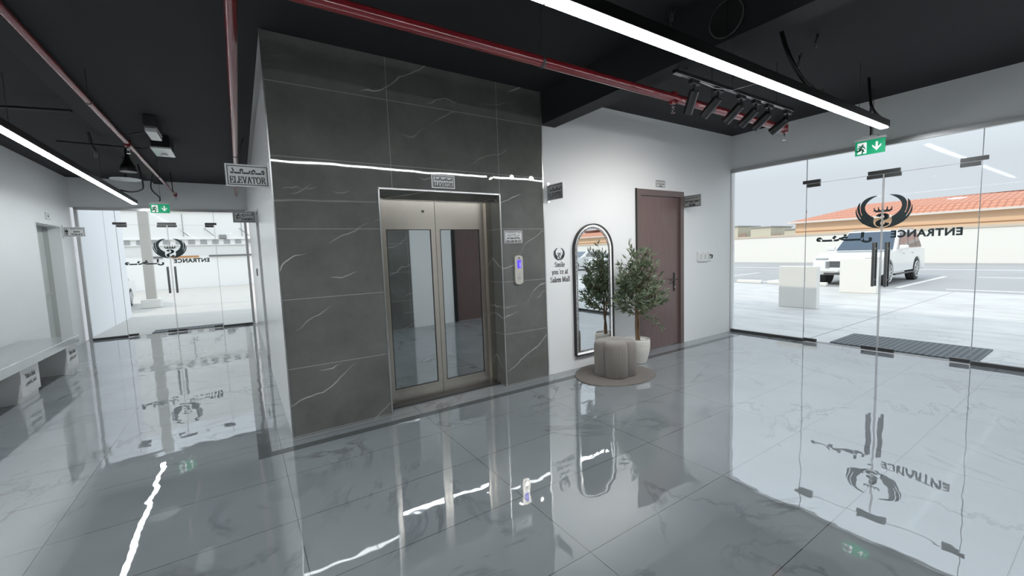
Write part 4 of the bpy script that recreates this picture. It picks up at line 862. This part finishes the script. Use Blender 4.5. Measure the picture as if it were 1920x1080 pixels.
c2 = copy_tree(s1); c2.location = (22, -11.5, 0); c2.rotation_euler = (0, 0, PI); c2['label'] = 'left white sedan seen only in the arched mirror'
c3 = copy_tree(s1); c3.location = (22, -15.0, 0); c3.rotation_euler = (0, 0, PI); c3['label'] = 'right white sedan seen only in the arched mirror'
# ================================================================== OUTSIDE LEFT
LG2 = mat('left_paving', (.5, .49, .46), .7); k = N(LG2); k.col(k.mix(k.noise(k.pos(), 2.0, 4), (.46, .445, .42), (.56, .54, .51)))
tag(B(-60, XR + .12, YL + .12, 60, -.14, -.002).build('ground_yard', LG2), 'pale concrete yard outside the corridor entrance', 'paving', kind='structure')
nb = thing('neighbour_building', 'plain white building wall close outside the corridor entrance', 'building', (-5, 13.7, 0))
B(-9, -2.66, YL + .13, 15.8, 0, 6.5).build('wall', mat('white_render', (.88, .88, .90), .7), nb)
B(-2.665, -2.655, 13.9, 13.91, 0, 6.5).build('render_joint', mat('joint_grey', g(.5), .8), nb)
pp = thing('white_pillar', 'square white pillar standing outside the corridor entrance', 'pillar', (-2.6, 18.7, 0))
B(-2.72, -2.46, 18.58, 18.82, 0, 6.5).build('shaft', mat('grey_white_render', (.52, .50, .46), .8), pp); B(-2.86, -2.34, 18.5, 18.95, 0, .30, .02).build('plinth', BL, pp)
tag(B(-1.66, -.42, YL + .15, 12.02, -.002, .014, .003).build('door_mat', stripes('ribbed_mat_left', (.055, .06, .065), (.20, .21, .22), 105, 0)), 'ribbed grey doormat outside the corridor glass doors', 'doormat', 'doormats')
ap = thing('apartment_building', 'white building with patterned parapet bands beyond the corridor entrance', 'building', (-2, 34, 0))
fw = mat('white_facade', (.93, .91, .88), .8)
B(-16, 12, 33.4, 42, 0, 9).build('wall', fw, ap)
for z in (2.66, 4.75): 
    mb = B(-16, 12, 33.3, 33.42, z - .04, z); mb.box(-16, 12, 33.3, 33.42, z + .33, z + .37); mb.build('ledge', fw, ap)
    mb = MB(); 
    for i in range(44): x = -15.6 + i * .62; mb.box(x, x + .34, 33.36, 33.43, z + .04, z + .30)
    mb.build('parapet_pattern', mat('pale_grey_pattern', g(.42), .8), ap)
mb = MB()
for i in range(6): mb.box(-9 + i * 3.1, -8.96 + i * 3.1, 33.37, 33.41, 3.2, 4.6)
mb.build('facade_joint', mat('pale_grey_pattern', g(.42), .8), ap)
B(-.95, -.55, 33.3, 33.42, 3.0, 3.28).build('wall_vent', mat('vent_grey', g(.3), .7), ap)
for x in (-3.0, -1.7, .2): MB().tube([(x, 33.3, 3.7), (x + .5, 32.9, 3.2)], .03, 6).build('awning_arm', mat('vent_grey', g(.3), .7), ap)
yw = thing('yard_wall', 'low white yard wall with dark and orange top rails before the white building', 'wall', (-2, 31.8, 0))
B(-12, 10, 31.7, 31.9, 0, 1.9).build('wall', fw, yw)
B(-4.3, -3.7, 31.6, 31.72, 1.84, 1.95).build('dark_rail', mat('rail_grey', g(.16), .6), yw); B(-3.3, -2.0, 31.6, 31.72, 1.84, 1.95).build('orange_rail', mat('rail_orange', (.55, .27, .10), .6), yw)
B(-1.5, 3.0, 31.6, 31.72, 1.86, 1.96).build('dark_rail', mat('rail_grey', g(.16), .6), yw)
# ---------------- our own building above the entrances (throws the shade outside)
struct('wall_facade_top', B(WX - .2, XR + .12, -5.3, YL + .12, CEIL + .22, CEIL + .26), WHITE, 'flat roof edge of the building')
